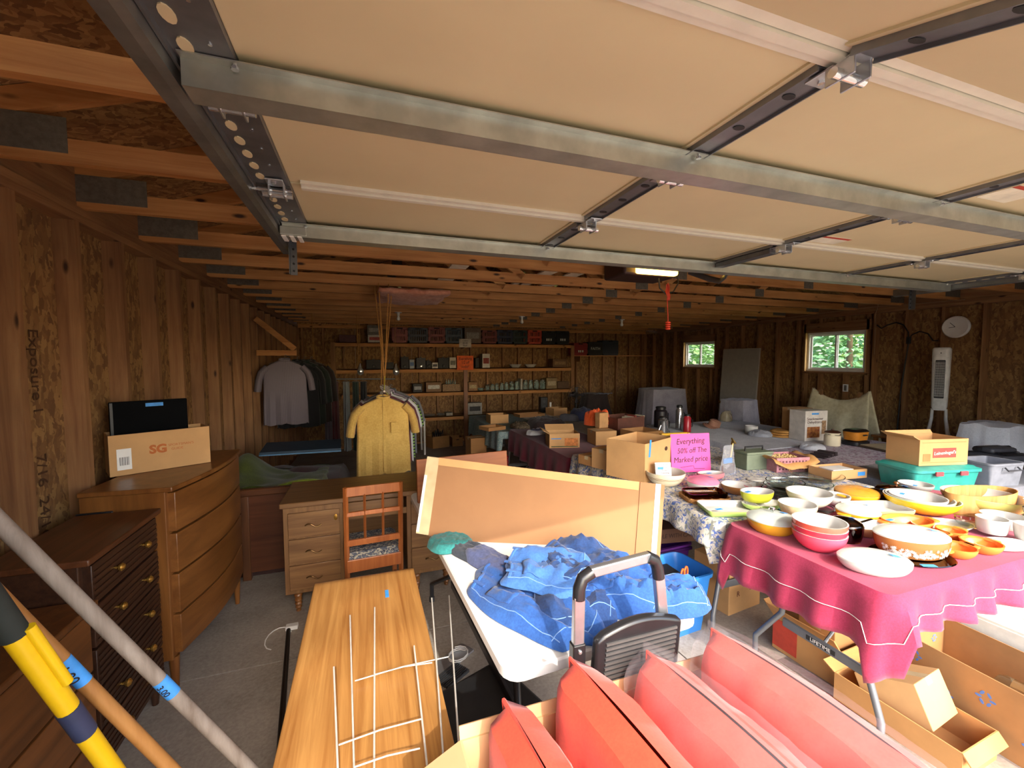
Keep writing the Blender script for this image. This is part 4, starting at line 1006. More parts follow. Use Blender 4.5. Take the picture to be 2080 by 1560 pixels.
vessel('mixing_bowl', 'white bowl with blue tape nested on the yellow stack', 1800, 1028, 86, .058, GLZ, rb=.55, dz=.032, tape=(-.2, .5, .052))
vessel('bowl', 'small white bowl with blue tape behind the yellow stack', 1832, 1000, 56, .05, GLZ, rb=.6, tape=(.1, .1, .03))
vessel('relish_dish', 'clear cut glass dish between the yellow bowls', 1888, 1042, 44, .04, GLS, inner=GLS, rb=.8, cat='dish')
vessel('saucepan', 'white milk glass saucepan with a stub handle', 2004, 1062, 66, .065, GLZ, rb=.75, handles=-1, tape=(-.4, .2, .05), cat='saucepan')
GC = 'stacked white cups at the table end'
for k in range(3): vessel('teacup', 'white '+['bottom', 'middle', 'top'][k]+' cup of the stack beside the saucepan', 2068, 1072, 50, .06, GLZ, rb=.6, dz=.045*k+.001, cat='cup', group=GC)
vessel('mixing_bowl', 'white bowl with gold flower band standing on a glass plate', 1681, 1020, 78, .085, plain('gold_band_white', 'e6e0c8', .2, 0, .06, 30), rb=.5, dz=.02)
vessel('platter', 'clear glass plate under the gold banded bowl', 1681, 1020, 84, .02, GLS, inner=GLS, rb=.8, cat='plate')
vessel('mixing_bowl', 'plain white bowl half hidden by the gold banded bowl', 1655, 1005, 50, .06, GLZ, rb=.55)
vessel('mixing_bowl', 'cream bowl with brown flower print beside the red stack', 1635, 1043, 66, .078, plain('brown_print_cream', 'dccca0', .25, 0, .12, 40), rb=.6, dz=.014)
vessel('platter', 'clear glass dish under the cream printed bowl', 1635, 1046, 78, .014, GLS, inner=GLS, rb=.8, cat='plate')
vessel('casserole_dish', 'orange yellow square casserole with clear lid and tab handles', 1700, 1042, 70, .055, ORGY, rb=.75, handles=2, lid=MILK, cat='casserole dish')
vessel('casserole_dish', 'orange yellow round casserole with blue taped lid behind the peach dish', 1753, 1024, 76, .055, ORGY, rb=.75, handles=2, lid=film('amber_lid', 'd99a30', .6, .05), cat='casserole dish')
vessel('pot_lid', 'brown glass lid with a wooden knob', 1765, 992, 64, .02, AMB, rb=.9, lid=AMB, knob=MAPLE, cat='lid')
vessel('pot_lid', 'small brown glass lid beside the gold banded bowl', 1737, 996, 44, .018, AMB, rb=.9, lid=AMB, cat='lid')
# flowered table
GP = vessel('baking_dish', 'green rectangular baking dish with blue tape', 1530, 1048, 118, .04, LGRN, z=Tf, ratio=.62, rz=-.35, rb=.85, rect=.035, cat='baking dish', tape=(-.5, -.3, .03))
vessel('baking_dish', 'pale green oval dish standing in the green baking dish', 1543, 1038, 84, .032, LGRN, z=Tf, ratio=.6, rz=-.2, rb=.8, dz=.012, cat='baking dish')
vessel('bowl', 'yellow green oval bowl on top of the green dishes', 1532, 1034, 70, .06, LIME, z=Tf, ratio=.7, rz=-.1, rb=.75, dz=.046, tape=(-.5, .2, .052))
vessel('dish_lid', 'turquoise plastic lid beside the green dishes', 1600, 1030, 60, .012, TURQ, z=Tf, rb=.9, inner=TURQ, ratio=.7, rect=.03, cat='lid')
wk = vessel('wicker_basket', 'woven wicker basket holding an amber baking dish', 1455, 1022, 92, .03, wood('wicker', '8a5a2a', 'c08a4c', 0, .8, 60, 20, .6), z=Tf, ratio=.62, rz=-.25, rb=.9, rect=.04, cat='basket', inner=wood('wicker', '8a5a2a', 'c08a4c'))
wv = MB(); q_ = 46*mpp(PZ(1455, 1022, Tf))
for k in range(3):
    P = []
    for i in range(60):
        a = i/60*2*PI; ca, sa = math.cos(a), math.sin(a); e_ = 1/max(abs(ca), abs(sa))**.8
        P.append(((q_+.004)*ca*e_*.93+.002*math.sin(i*2.1+k), (q_*.62+.004)*sa*e_*.95, .006+.011*k+.003*math.sin(i*1.57+k*PI)))
    wv.tube(P, .004, 5, closed=True)
wv.build('woven_rim', wood('wicker', '8a5a2a', 'c08a4c'), wk)
vessel('baking_dish', 'amber glass baking dish set in the wicker basket', 1455, 1020, 82, .045, AMB, z=Tf, ratio=.6, rz=-.25, rb=.85, rect=.03, dz=.008, inner=AMB, cat='baking dish')
cb_ = vessel('mixing_bowl', 'cream stoneware bowl with two brown stripes holding a cookbook', 1361, 985, 78, .10, CRM, z=Tf, rb=.5)
for q in (.056, .066): MB().lathe([(39*mpp(PZ(1361, 985, Tf))*(.5+.5*math.sin(q/.10*PI/2)**.7)+.0008, q), (39*mpp(PZ(1361, 985, Tf))*(.5+.5*math.sin((q+.003)/.10*PI/2)**.7)+.0008, q+.003)], 36, cap0=False, cap1=False).build('stripe', BRN, cb_)
CKP = cb_
p = PZ(1358, 985, Tf)
ck = thing('cookbook', 'white spiral bound cookbook standing in the striped bowl', 'book', (p.x, p.y, Tf+.012), -.25); ck.rotation_euler = (-.2, 0, -.25)
MB().box(-.062, .062, -.005, .005, 0, .15).build('pages', WHITE, ck, False, .002)
sp_ = MB()
for q in range(12): sp_.tube([(-.062+.007*math.cos(a), .008*math.sin(a), .01+q*.0115) for a in [i*PI/4 for i in range(8)]], .0012, 5, closed=True)
sp_.build('spiral_binding', BLACK, ck)
MB().box(-.045, .0, -.0065, -.0051, .098, .116).build('price_tape', TAPE, ck, False)
for i, s in enumerate(('Favorite', 'Food', 'Recipes', 'Preserving')): text(s, ck, basis((.01, -.0056, .135-.02*i-(.0 if i < 1 else .003)), (1, 0, 0), (0, 0, 1)), .015, INK)
vessel('casserole_dish', 'white casserole with a pink plastic cover', 1424, 998, 62, .06, GLZ, z=Tf, rb=.75, lid=plain('pink_cover', 'e888a8', .35), cat='casserole dish')
for k in range(3): vessel('gratin_dish', ['lowest', 'middle', 'uppermost'][k]+' pink rimmed oval dish of the nested set', 1440+k*2, 972, 66-4*k, .025, glaze('pink_rim', 'd9828a'), z=Tf, ratio=.55, rz=-.15, rb=.75, dz=.011*k+.001, cat='dish', group='nested oval dishes', tape=(-.2, -.1, .022) if k == 2 else None)
vessel('mixing_bowl', 'brown stoneware bowl with white inside', 1490, 1000, 58, .06, BRN, z=Tf, rb=.65)
vessel('refrigerator_dish', 'small pink and white square dish with blue tape', 1532, 996, 42, .04, glaze('pink', 'e07a8e'), z=Tf, ratio=.6, rect=.015, rb=.9, cat='dish', tape=(.2, -.9, .025))
GG = 'clear glass bowls on the flowered table'
for i, (u, v, w, h, dz) in enumerate(((1590, 1012, 84, .05, 0), (1590, 1012, 78, .05, .03), (1590, 1012, 70, .05, .06), (1640, 990, 90, .05, 0), (1655, 975, 96, .04, 0))):
    vessel('glass_bowl', ['lowest clear glass bowl of the stack beside the lime bowl', 'middle clear glass bowl of the stack beside the lime bowl', 'top clear glass bowl of the stack with a pale sticker', 'wide clear glass bowl behind the white bowls', 'ribbed clear glass dish by the cardboard tray'][i], u, v, w, h, GLS, z=Tf, dz=dz+.001, rb=.6, inner=GLS, group=GG)
# nudge dishes that share a table until they only touch
CL = []
for e in VS:
    hit = None
    for c in CL:
        if c[4] == e[3] and (Vector(c[0][0].location).xy-Vector(e[0].location).xy).length < .05 and (e[2] or c[5]): hit = c
    if hit: hit[0].append(e[0]); hit[3] = max(hit[3], e[1]); hit[5] = True
    else: CL.append([[e[0]], e[0].location.x, e[0].location.y, e[1], e[3], e[2]])
H0 = [(c[1], c[2]) for c in CL]
for it in range(120):
    for i, a in enumerate(CL):
        for b in CL[i+1:]:
            if a[4] != b[4]: continue
            dx, dy = b[1]-a[1], b[2]-a[2]; d = math.hypot(dx, dy)+1e-6; ov_ = a[3]+b[3]-d
            if ov_ > 0: a[1] -= dx/d*ov_*.3; a[2] -= dy/d*ov_*.3; b[1] += dx/d*ov_*.3; b[2] += dy/d*ov_*.3
    for c, (hx0, hy0) in zip(CL, H0):
        if it < 95: c[1] += (hx0-c[1])*.03; c[2] += (hy0-c[2])*.03
        lo, hi = ((1.94, 3.70), (1.04+c[3]*.7, 1.80)) if c[4] == Tb else ((1.93, 3.45), (1.86+c[3]*.7, 3.6))
        c[1] = min(max(c[1], lo[0]+c[3]*.6), lo[1]); c[2] = min(max(c[2], hi[0]), hi[1])
for c, (hx0, hy0) in zip(CL, H0):
    for o in c[0]: o.location.x += c[1]-hx0; o.location.y += c[2]-hy0
ck.location.x = CKP.location.x-.01; ck.location.y = CKP.location.y
# pink sign, box with holes, bag etc
sgn = thing('price_sign', 'bright pink hand lettered sale sign leaning on the box with holes', 'sign', PZ(1405, 962, Tf), -.12); sgn.rotation_euler = (-.12, 0, -.18)
p = sgn.location; k_ = mpp(p); W_, H_ = 86*k_, 78*k_
MB().box(-W_/2, W_/2, 0, .003, .012, .012+H_).build('card', plain('pink_card', 'f45aa8', .7, 0, .03), sgn, False)
for i, (s, dx, dz, sz) in enumerate((('Everything', 0, .80, .21), ('50% off The', .03, .56, .19), ('Marked price', -.01, .33, .20))):
    text(s, sgn, basis((dx*W_, -.0008, .012+H_*dz), (1, 0, .03), (0, 0, 1)), H_*sz, INK, 'lettering', .18, .9)
MB().tube([(-W_*.28, -.001, H_*.17), (-W_*.0, -.001, H_*.2), (W_*.06, -.001, H_*.2), (W_*.07, -.001, H_*.13), (W_*.34, -.001, H_*.12)], .0016, 5).build('pen_line', INK, sgn)
# ================================================================== boxes under the burgundy table
def closed_box(name, label, w, d, h, loc, rz=0, mat=None, group=None, rx=0, ry=0, cat='cardboard box', tape=True):
    o = box(-w/2, w/2, -d/2, d/2, 0, h).build(name, mat or CARD, None, False, .003, loc=loc); o.rotation_euler = (rx, ry, rz); tag(o, label, cat, group)
    if tape: box(-w/2-.0005, w/2+.0005, -.022, .022, h-.03, h+.0008).build('packing_tape', film('tan_tape', 'd8c39a', .7, .3), o, False)
    return o
CARDM = plain('cardboard_mid', 'c08c54', .85, 0, .08, 5)  # board tone between the plain and the dark cardboard
b1 = open_box('carton', 'low tan carton with a red end under the burgundy table', .36, .24, .20, (2.33, 1.56, fz(1.56)), PI/2+.05, CARDM, (('b', .9, .10), ('r', .7, .08)))
box(.04, .179, .1205, .122, .02, .18).build('red_print', plain('carton_red', 'c4452f', .8), b1, False)
closed_box('carton', 'small plain carton standing inside the red ended carton', .20, .18, .26, (2.33, 1.52, fz(1.52)+.008), .1, CARDD)
b2 = open_box('carton', 'open tan carton with ragged rim at the foot of the burgundy table', .46, .27, .13, (2.27, 1.12, fz(1.1)), PI/2+.04, CARDM, (('l', -.9, .05), ('r', .5, .06)))
closed_box('carton', 'worn small carton tipped into the ragged carton', .24, .22, .17, (2.28, 1.11, fz(1.1)+.065), PI/2+.1, CARD, None, .0, .42)
bb = open_box('carton', 'large carton printed with blue flowers holding glass domes', .76, .36, .30, (2.64, .90, fz(.9)), PI/2-.04, CARDD)
BLUP = plain('blue_flower_print', '5a7fc4', .8)
fl = MB()
for (x, z, s) in ((.05, .2, .03), (.18, .12, .025), (-.1, .1, .035), (-.24, .22, .025), (.3, .22, .025), (.32, .08, .02)):
    for k in range(6):
        a = k*PI/3; fl.lathe([(.38*s, 0), (.38*s, .0012)], 8, 1, .5, T=basis((x+s*.75*math.cos(a), .1802, z+s*.75*math.sin(a)), (-math.cos(a), 0, math.sin(a)), (0, 0, 1)))
fl.build('flower_print', BLUP, bb, False)
f2 = MB()
for (y, z, s) in ((-.1, .2, .02), (.02, .22, .016), (.1, .1, .02)):
    for k in range(6):
        a = k*PI/3; f2.lathe([(.38*s, 0), (.38*s, .0012)], 8, 1, .5, T=basis((.3745, y+s*.75*math.cos(a), z+s*.75*math.sin(a)), (0, -math.cos(a), math.sin(a)), (0, 0, 1)))
f2.build('flower_print', BLUP, bb, False)
for i, (dy, lb_) in enumerate(((.0, 'clear glass dome lying in the blue flowered carton'), (-.24, 'white based glass cover in the blue flowered carton'))):
    g = MB().lathe([(.11, 0), (.112, .01), (.105, .16), (.08, .2), (.03, .215)], 28, T=TR(rx=PI/2-.1)).build('glass_dome', GLS, None, True, loc=(2.64, .98+dy, fz(.9)+.125)); tag(g, lb_, 'glass dome')
    if i: MB().lathe([(.118, 0), (.118, .008)], 28, T=TR((0, .012, 0), rx=PI/2-.1)).build('base', WHITE, g)
wd = thing('drawer_unit', 'small white painted wooden drawer unit with black handles', 'drawer unit', (3.27, 1.06, fz(1)), .03)
WP = plain('chipped_white_paint', 'dcd8ca', .6, 0, .05, 30)
box(-.38, .38, -.2, .2, 0, .36).build('case', WP, wd, True, .004)
for q in range(2):
    dr = box(-.384, -.379, -.18, .18, .02+.17*q, .175+.17*q).build('drawer_front', WP, wd, True, .002)
    MB().tube([(-.386, -.05, .10+.17*q), (-.40, -.03, .105+.17*q), (-.40, .03, .105+.17*q), (-.386, .05, .10+.17*q)], .005, 8).build('handle', BLACK, dr)
    dr = box(-.36, .36, -.205, -.2, .02+.17*q, .175+.17*q).build('drawer_front', WP, wd, True, .002)
    MB().tube([(-.05, -.207, .10+.17*q), (-.03, -.222, .105+.17*q), (.03, -.222, .105+.17*q), (.05, -.207, .10+.17*q)], .005, 8).build('handle', BLACK, dr)
pg = box(-.008, .008, -.06, .06, 0, .012).build('wooden_peg', wood('peg', 'c99a5a', 'e2bd7e'), None, True, .003, loc=(3.05, 1.0, fz(1)+.362)); tag(pg, 'pale wooden peg lying on the white drawer unit', 'peg')
bit = MB().lathe([(.012, 0), (.018, .006), (.014, .014), (.004, .018)], 10, 1, .8).build('pebble', WHITE, None, True, loc=PZ(1672, 1413, fz(1.35))); tag(bit, 'small white pebble on the concrete', 'pebble')
# ================================================================== goods on the flowered and far tables
def ztop(p, z): return (p.x, p.y, z)
def on(u, v, z): p = PZ(u, v, z); return (p.x, p.y, z)
hb_ = open_box('carton', 'deep tan fruit carton with hand holes and blue tape', .46, .34, .30, on(1300, 962, Tf), .42, CARD)
for (x, z) in ((.1, .22), (-.06, .06), (.14, .05)): MB().lathe([(.022, 0), (.022, .002)], 16, 1, .8, T=TR((x, -.1702, z), rx=PI/2)).build('hand_hole', plain('hole_dark', '3c2a1a', .9), hb_)
for x in (-.1, .1): MB().lathe([(.022, 0), (.022, .002)], 16, 1, .8, T=TR((.2302, x, .2), rx=PI/2, rz=PI/2)).build('hand_hole', plain('hole_dark', '3c2a1a', .9), hb_)
MB().box(-.2, -.175, -.1725, -.1705, .17, .302, TR(ry=.12)).build('blue_tape', TAPE, hb_, False)
closed_box('carton', 'small tan carton with a slot handle beside the fruit carton', .16, .2, .17, on(1232, 950, Tf), .4, CARD)
closed_box('carton', 'dark striped carton lid at the edge of the dark red cloth', .18, .2, .08, on(1205, 942, Tf), .3, CARDD)
pkg = open_box('basket_box', 'pink lattice basket lined with brown paper', .30, .22, .12, on(1590, 952, Tf), -.2, plain('pink_lattice', 'a8727a', .7, 0, .15, 40), cat='basket')
hl = MB()
for i in range(9):
    for k in range(3): hl.box(-.13+i*.03, -.115+i*.03, -.1115, -.1105, .02+k*.03, .035+k*.03)
hl.build('lattice_holes', plain('lattice_dark', '5a3238', .8), pkg, False)
MB().grid(lambda a, b: (-.2+.4*a, -.16+.32*b, .10+.05*(abs(2*a-1)**3)-.03*(1-abs(2*b-1))+.015*nz(a*4, b*4)-(.06*abs(2*b-1)**4)), 14, 12).build('brown_paper', plain('kraft_paper', 'b3854e', .85, 0, .08), pkg, solid=.002)
nut = MB()
for i in range(110):
    x, y = random.uniform(-.1, .1), random.uniform(-.05, .09); nut.lathe([(.002, 0), (.0075, .004), (.002, .009)], 6, 1, .7, (x, y, .098+random.uniform(0, .008)))
nn2 = nut.build('nuts', plain('shelled_nuts', 'd9b878', .7, 0, .2, 60), pkg); nn2['kind'] = 'stuff'
MB().box(-.09, .06, -.115, -.10, .088, .09, TR(rx=-.2)).build('blue_tape', plain('navy_tape', '2f3f9a', .6), pkg, False)
ct = open_box('carton_tray', 'shallow cardboard tray of white papers with blue tape', .34, .2, .07, on(1700, 966, Tf), -.12, CARD, cat='cardboard box')
box(-.11, .09, -.06, .06, .055, .065).build('papers', WHITE, ct, False, .002); box(.08, .15, -.1015, -.1003, .02, .05).build('price_tape', TAPE, ct, False)
am = thing('ammunition_box', 'olive green metal box with a folding black handle', 'metal box', on(1530, 950, Tf), -.1)
OL = plain('olive_paint', '6f7a66', .5); box(-.13, .13, -.07, .07, 0, .13).build('body', OL, am, True, .006); box(-.135, .135, -.075, .075, .131, .15).build('lid', OL, am, True, .005)
MB().tube([(-.09, 0, .15), (-.09, 0, .185), (.09, 0, .185), (.09, 0, .15)], .007, 8).build('handle', BLACK, am)
text('FIELD BOX', am, basis((0, -.071, .07), (1, 0, 0), (0, 0, 1)), .03, plain('olive_ink', '3b4436', .7)) if False else None
pbag = thing('plastic_bag', 'clear zip bag full of small parts beside the pink sign', 'bag', on(1478, 965, Tf), .1)
MB().grid(lambda a, b: ((a-.5)*.2*(1-.5*b), -.03*math.sin(PI*a)*(1-b)+.01*nz(a*5, b*6), .24*b+.004), 14, 16).build('front_film', film('bag_film', 'c8ccd4', .22, .1), pbag)
MB().grid(lambda a, b: ((a-.5)*.2*(1-.5*b), .05*math.sin(PI*a)*(1-b)+.01*nz(a*5, b*6, 3), .24*b+.004), 14, 16).build('back_film', film('bag_film', 'c8ccd4', .22, .1), pbag)
MB().box(-.075, .075, -.008, .014, .012, .09).build('contents', plain('mixed_parts', '5a4a48', .8, 0, .6, 60), pbag, True, .01); MB().box(-.05, .05, -.006, .012, .095, .14).build('blue_packet', plain('packet_blue', '2f7ac0', .5), pbag, True, .008)
ttn = MB().tube([(0, 0, .0), (.03, 0, .1), (.05, .0, .22)], .012, 8).build('clamp_bar', metal('brass_bar', 'a08a5a', .35), None, True, loc=on(1478, 948, Tf)); tag(ttn, 'long brassy clamp standing behind the zip bag', 'clamp')
MB().tube([(.04, -.02, .21), (.06, .02, .24), (.075, -.01, .2)], .008, 8).build('hook', metal('brass_bar', 'a08a5a', .35), ttn)
pads = garment('paper_stack', 'loose white papers and photos in front of the zip bag', *on(1545, 975, Tf)[:2], Tf, .2, .12, .012, -.3, plain('photo_paper', 'c9c7c0', .5, 0, .3, 20), 31, None, 'papers', .004)
# teal tote and beer carton, round box
tt = thing('storage_tote', 'teal lidded plastic tote under the beer carton', 'tote', on(1880, 985, Z6+.006), -.22)
TT = plain('tote_teal', '2f8f86', .4); MB().rlathe([(-.03, 0), (-.004, .13), (0, .132)], .27, .15, .03).build('bin', TT, tt); MB().rlathe([(0, .134), (.012, .136), (.012, .155), (-.012, .16), (-.03, .172)], .27, .15, .035).build('lid', TT, tt)
for s in (-.1, .1): box(s-.03, s+.03, -.172, -.16, .115, .145).build('latch', plain('latch_red', 'b04048', .5), tt, False, .003)
tp_ = tt.location
lk = open_box('carton', 'tan beer carton with a red script banner on the teal tote', .40, .24, .19, (tp_.x+.02, tp_.y+.02, tp_.z+.174), -.22, CARD, (('l', .5, .06), ('b', 1.0, .03)))
box(-.09, .10, -.122, -.1205, .055, .125).build('red_banner', plain('banner_red', 'b5473f', .7), lk, False)
text("Leinenkugel's", lk, basis((.005, -.1232, .09), (1, 0, .05), (0, 0, 1)), .034, WHITE, shear=.25); box(-.17, -.11, -.122, -.1205, .03, .085).build('printed_panel', plain('panel_print', '9a7546', .8), lk, False)
for q in (.02, .165): box(-.18, .18, -.1215, -.1203, q, q+.003).build('printed_rule', CARDD, lk, False)
ov = MB().lathe([(.98, 0), (1, .12)], 40, .24, .10, cap1=False).build('oval_carton', wood('carton_strip', 'b07a3c', 'cf9c5c', 2, .8), None, True, loc=on(1990, 1036, Z1+.006), solid=.005, rz=-.12); ov.location.z = Z1+.006; tag(ov, 'curved open tan carton holding a yellow mug', 'cardboard box')
mg = vessel('mug', 'yellow mug inside the curved tan carton', 1950, 1005, 36, .07, glaze('yellow_mug', 'e8c860'), z=Z1+.06, rb=.9, cat='mug'); mg.location = (ov.location.x-.07, ov.location.y+.02, Z1+.012)
mc = thing('typewriter', 'dark grey typewriter like machine behind the beer carton', 'machine', on(2030, 935, Z6+.006), -.2)
DG = plain('machine_grey', '3f4046', .45)
box(-.17, .17, -.14, .14, 0, .07).build('base', DG, mc, True, .015); MB().tube([(-.19, .06, .10), (.19, .06, .10)], .022, 12).build('platen', BLACK, mc); box(-.14, .14, -.04, .12, .07, .12).build('hood', DG, mc, True, .02)
for r in range(3): MB().box(-.12, .12, -.125+r*.03, -.108+r*.03, .071+.006*r, .078+.006*r).build('key_row', BLACK, mc, False, .002)
gb = thing('storage_bin', 'grey plastic bin with a handle near the door side', 'bin', on(2060, 1000, Z6+.006), -.15); gb.location = (4.46, 1.80, Z6+.006)
MB().rlathe([(-.02, 0), (0, .16), (.008, .162), (.008, .175), (-.01, .175), (-.03, .012)], .16, .12, .03).build('bin', plain('bin_grey', '7d818c', .5), gb); MB().tube([(-.06, -.13, .15), (-.06, -.15, .13), (.06, -.15, .13), (.06, -.13, .15)], .006, 8).build('handle', DG, gb)
fr = box(-.2, .2, -.14, .14, 0, .03).build('picture_frame', wood('frame_dark', '2e2018', '4a3424', 0), None, False, .004, loc=(5.25, 2.05, Z6+.006), rz=.1); tag(fr, 'flat dark picture frame on the slate cloth', 'picture frame'); box(-.16, .16, -.10, .10, .0305, .0315).build('mat_board', plain('mat_grey', '8d9088', .6), fr, False)
# crock, pot, dehydrator box and linens on the lavender cloth
T5 = Z5+.006
ck2 = thing('crock', 'cream stoneware crock with a brown lid', 'crock', on(1690, 905, T5)); MB().lathe([(.07, 0), (.078, .008), (.078, .115), (.066, .125), (.066, .135), (.074, .138), (.074, .148), (.06, .15)], 28).build('jar', CRM, ck2); MB().lathe([(.075, .15), (.076, .158), (.05, .172), (.014, .176), (.014, .188), (.002, .19)], 28).build('lid', plain('lid_brown', '4a2a1c', .3), ck2); MB().tube([(-.075, 0, .13), (-.02, -.078, .128), (.05, -.06, .13), (.075, 0, .13)], .003, 6).build('wire_bail', BLACK, ck2)
pt2 = thing('slow_cooker', 'orange enamel pot on a black base beside the crock', 'pot', on(1737, 903, T5)); MB().rlathe([(-.02, 0), (0, .01), (0, .045), (-.02, .05)], .125, .095, .05).build('base', BLACK, pt2); MB().rlathe([(-.04, .052), (-.012, .06), (0, .15), (-.006, .155)], .12, .09, .06).build('pot', plain('enamel_orange', 'c9812c', .25), pt2); MB().rlathe([(0, .156), (.004, .16), (-.02, .178), (-.07, .182)], .12, .09, .06).build('lid', plain('lid_black', '24201e', .25), pt2); box(-.03, .03, -.105, -.09, .115, .13).build('handle', BLACK, pt2, True, .004)
dh = thing('appliance_box', 'white appliance box with a food photograph on its front', 'cardboard box', on(1640, 892, T5), -.12)
box(-.16, .16, -.11, .11, 0, .36).build('carton', plain('box_white', 'd5cec4', .6), dh, False, .002); box(-.13, .05, -.112, -.1105, .04, .17).build('food_picture', plain('food_print', 'b5793a', .6, 0, .5, 30, 0, .5, '7a3a26'), dh, False)
text('Snackmaster', dh, basis((-.02, -.1112, .265), (1, 0, 0), (0, 0, 1)), .046, plain('print_maroon', '4a2420', .6)); text('Dehydrator', dh, basis((-.02, -.1112, .225), (1, 0, 0), (0, 0, 1)), .046, plain('print_maroon', '4a2420', .6)); box(-.07, .03, -.1125, -.1105, .315, .335).build('price_tape', TAPE, dh, False); box(.08, .14, -.112, -.1105, .08, .24).build('side_print', plain('print_tan', '9a7a5a', .6, 0, .4, 50), dh, False)
closed_box('carton', 'brown carton behind the white appliance box', .26, .2, .36, (dh.location.x+.12, dh.location.y+.23, T5), -.1, CARDD)
garment('linens', 'folded white linens in plastic in front of the crock', *on(1650, 912, T5)[:2], T5, .26, .18, .05, -.2, fabric('linen_white', 'c9ccd2', 'a6a9b2'), 41, None, 'linens')
garment('linens', 'folded grey throw on the pleated grey cloth', *on(1545, 885, T5)[:2], T5, .30, .26, .06, .2, fabric('throw_grey', 'aeb0b8', '8d9099'), 42, None, 'linens', .03)
for k in range(3): garment('place_mats', ['lowest', 'middle', 'topmost'][k]+' tan woven mat of the stack beside the appliance box', *on(1588, 886, T5)[:2], T5+.03*k, .30, .24, .03, .1+.1*k, wood('woven_tan', 'a87434', 'd09a50', 0, .8, 50, 8), 50+k, 'stacked woven mats', 'mat', .004)
mugw = vessel('mug', 'white mug on the pleated grey cloth', 1526, 880, 24, .10, GLZ, z=T5, rb=.9, cat='mug')
hat = MB().lathe([(.16, 0), (.16, .01), (.09, .03), (.085, .10), (.05, .12), (.002, .125)], 28, 1, .8).build('straw_hat', stripes('hat_stripes', 'b08468', '6a3a34', 2, 40), None, True, loc=on(1448, 868, T5)); hat.rotation_euler = (.3, .2, 0); tag(hat, 'striped straw hat lying on the pleated grey cloth', 'hat'); MB().lathe([(.087, .03), (.087, .05)], 24, 1, .8, cap0=False, cap1=False).build('hat_band', plain('band_brown', '4a2a22', .7), hat)
bwl = garment('plastic_bag', 'clear bag of brass trinkets by the covered chair', *on(1475, 855, T5)[:2], T5, .2, .16, .14, .3, film('trinket_bag', 'b8a888', .6, .15), 61, None, 'bag', .05)
cl_ = MB()
for q in range(4): cl_.box(-.15+.075*q, -.1+.075*q, -.08, .08, 0, .012+.008*q)
o = cl_.build('book_tray', plain('tray_dark', '3a3034', .6), None, False, loc=(4.35, 2.95, T5), rz=.2); tag(o, 'dark slotted tray on the lavender cloth corner', 'tray')
fb = MB().box(-.3, .3, -.2, .2, 0, .02).build('album', plain('album_brown', '4a3a30', .5), None, False, .004, loc=on(1822, 912, T5), rz=-.2); tag(fb, 'flat brown album beside the orange pot', 'album'); box(-.27, .27, -.17, .17, .0205, .028).build('pages', plain('page_cream', 'b8ae90', .7), fb, False)
# ---------------- dark red cloth: clothes and cartons
T3 = Z3+.006
fc = open_box('carton', 'fruit carton with orange and green print on the dark red cloth', .34, .26, .16, on(1142, 905, T3), -.25, CARD, (('f', -1.4, .05), ('b', .6, .10), ('l', .5, .08)))
for (x0, x1, z0, z1, m_) in ((-.15, -.04, .10, .14, TAPE), (.0, .15, .02, .12, plain('print_orange', 'c77a3c', .7, 0, .3, 30)), (-.15, .15, .012, .022, plain('print_green', '4d5a34', .7))): box(x0, x1, -.132, -.1303, z0, z1).build('carton_print', m_, fc, False)
closed_box('carton', 'plain tan carton with a paper bag beside the fruit carton', .26, .24, .16, on(1222, 900, T3), -.1, CARD)
open_box('carton', 'plain open tan carton behind the fruit carton with orange vest over it', .34, .3, .18, (2.95, 4.02, T3), .1, CARDD, (('f', -.5, .08),))
closed_box('gift_bag', 'small tan paper bag standing by the orange vest', .14, .08, .18, on(1222, 868, T3+.16), .2, plain('paper_tan', 'b58a5c', .8), cat='bag', tape=False)
VEST = fabric('safety_orange', 'f0662a', 'd84e18', .7, 90, .2)
def heap(name, label, u, v, z, w, l, h, rz, mat, seed, cat='clothes', amp=.05): return garment(name, label, *on(u, v, z)[:2], z, w, l, h, rz, mat, seed, None, cat, amp)
v1 = heap('safety_vest', 'orange safety vest draped over the cartons behind the pink sign', 1318, 905, Z2+.3, .40, .28, .09, .2, VEST, 71, 'vest', .07); v1.location = (PY(1318, 893, 3.12).x, 3.12, Tf); v1.scale = (1, 1, 1.6)
MB().box(-.03, .02, -.12, .12, .08, .10).build('reflective_band', BLACK, v1, True, .004)
v2 = heap('safety_vest', 'bright orange vest with yellow band on a carton near the clothes heap', 1212, 862, T3+.16, .34, .26, .16, .3, VEST, 72, 'vest', .08)
MB().box(-.14, .14, -.125, -.115, .04, .06).build('yellow_band', plain('band_yellow', 'd8c23a', .5), v2, False)
heap('clothes_pile', 'brown and black crumpled clothes on the dark red cloth', 1110, 868, T3, .55, .5, .14, .1, fabric('brown_knit', '3c2c2c', '241a1c'), 73)
jr = heap('jersey', 'white jersey with a blue printed mark on the dark red cloth', 1095, 880, T3+.05, .42, .2, .05, .5, fabric('jersey_white', 'd8dade', 'b4b8c4'), 74, 'jersey', .03)
text('EAGLES', jr, basis((-.02, -.0, .062), (1, 0, 0), (0, 1, 0)), .09, plain('print_blue', '2f3f8a', .7)) if False else MB().box(-.12, .08, -.06, .05, .05, .058).build('printed_mark', plain('mark_blue', '5a6490', .7, 0, .6, 40), jr, True, .003)
heap('shoe', 'dark grey sneaker on the clothes heap', 1155, 855, T3+.1, .12, .3, .10, .8, plain('sneaker_grey', '55555c', .7), 75, 'shoe', .01)
heap('clothes_pile', 'navy crumpled jackets beyond the fruit carton', 1180, 852, T3+.0, .4, .3, .18, .4, fabric('navy_cloth', '242a48', '171b30'), 76)
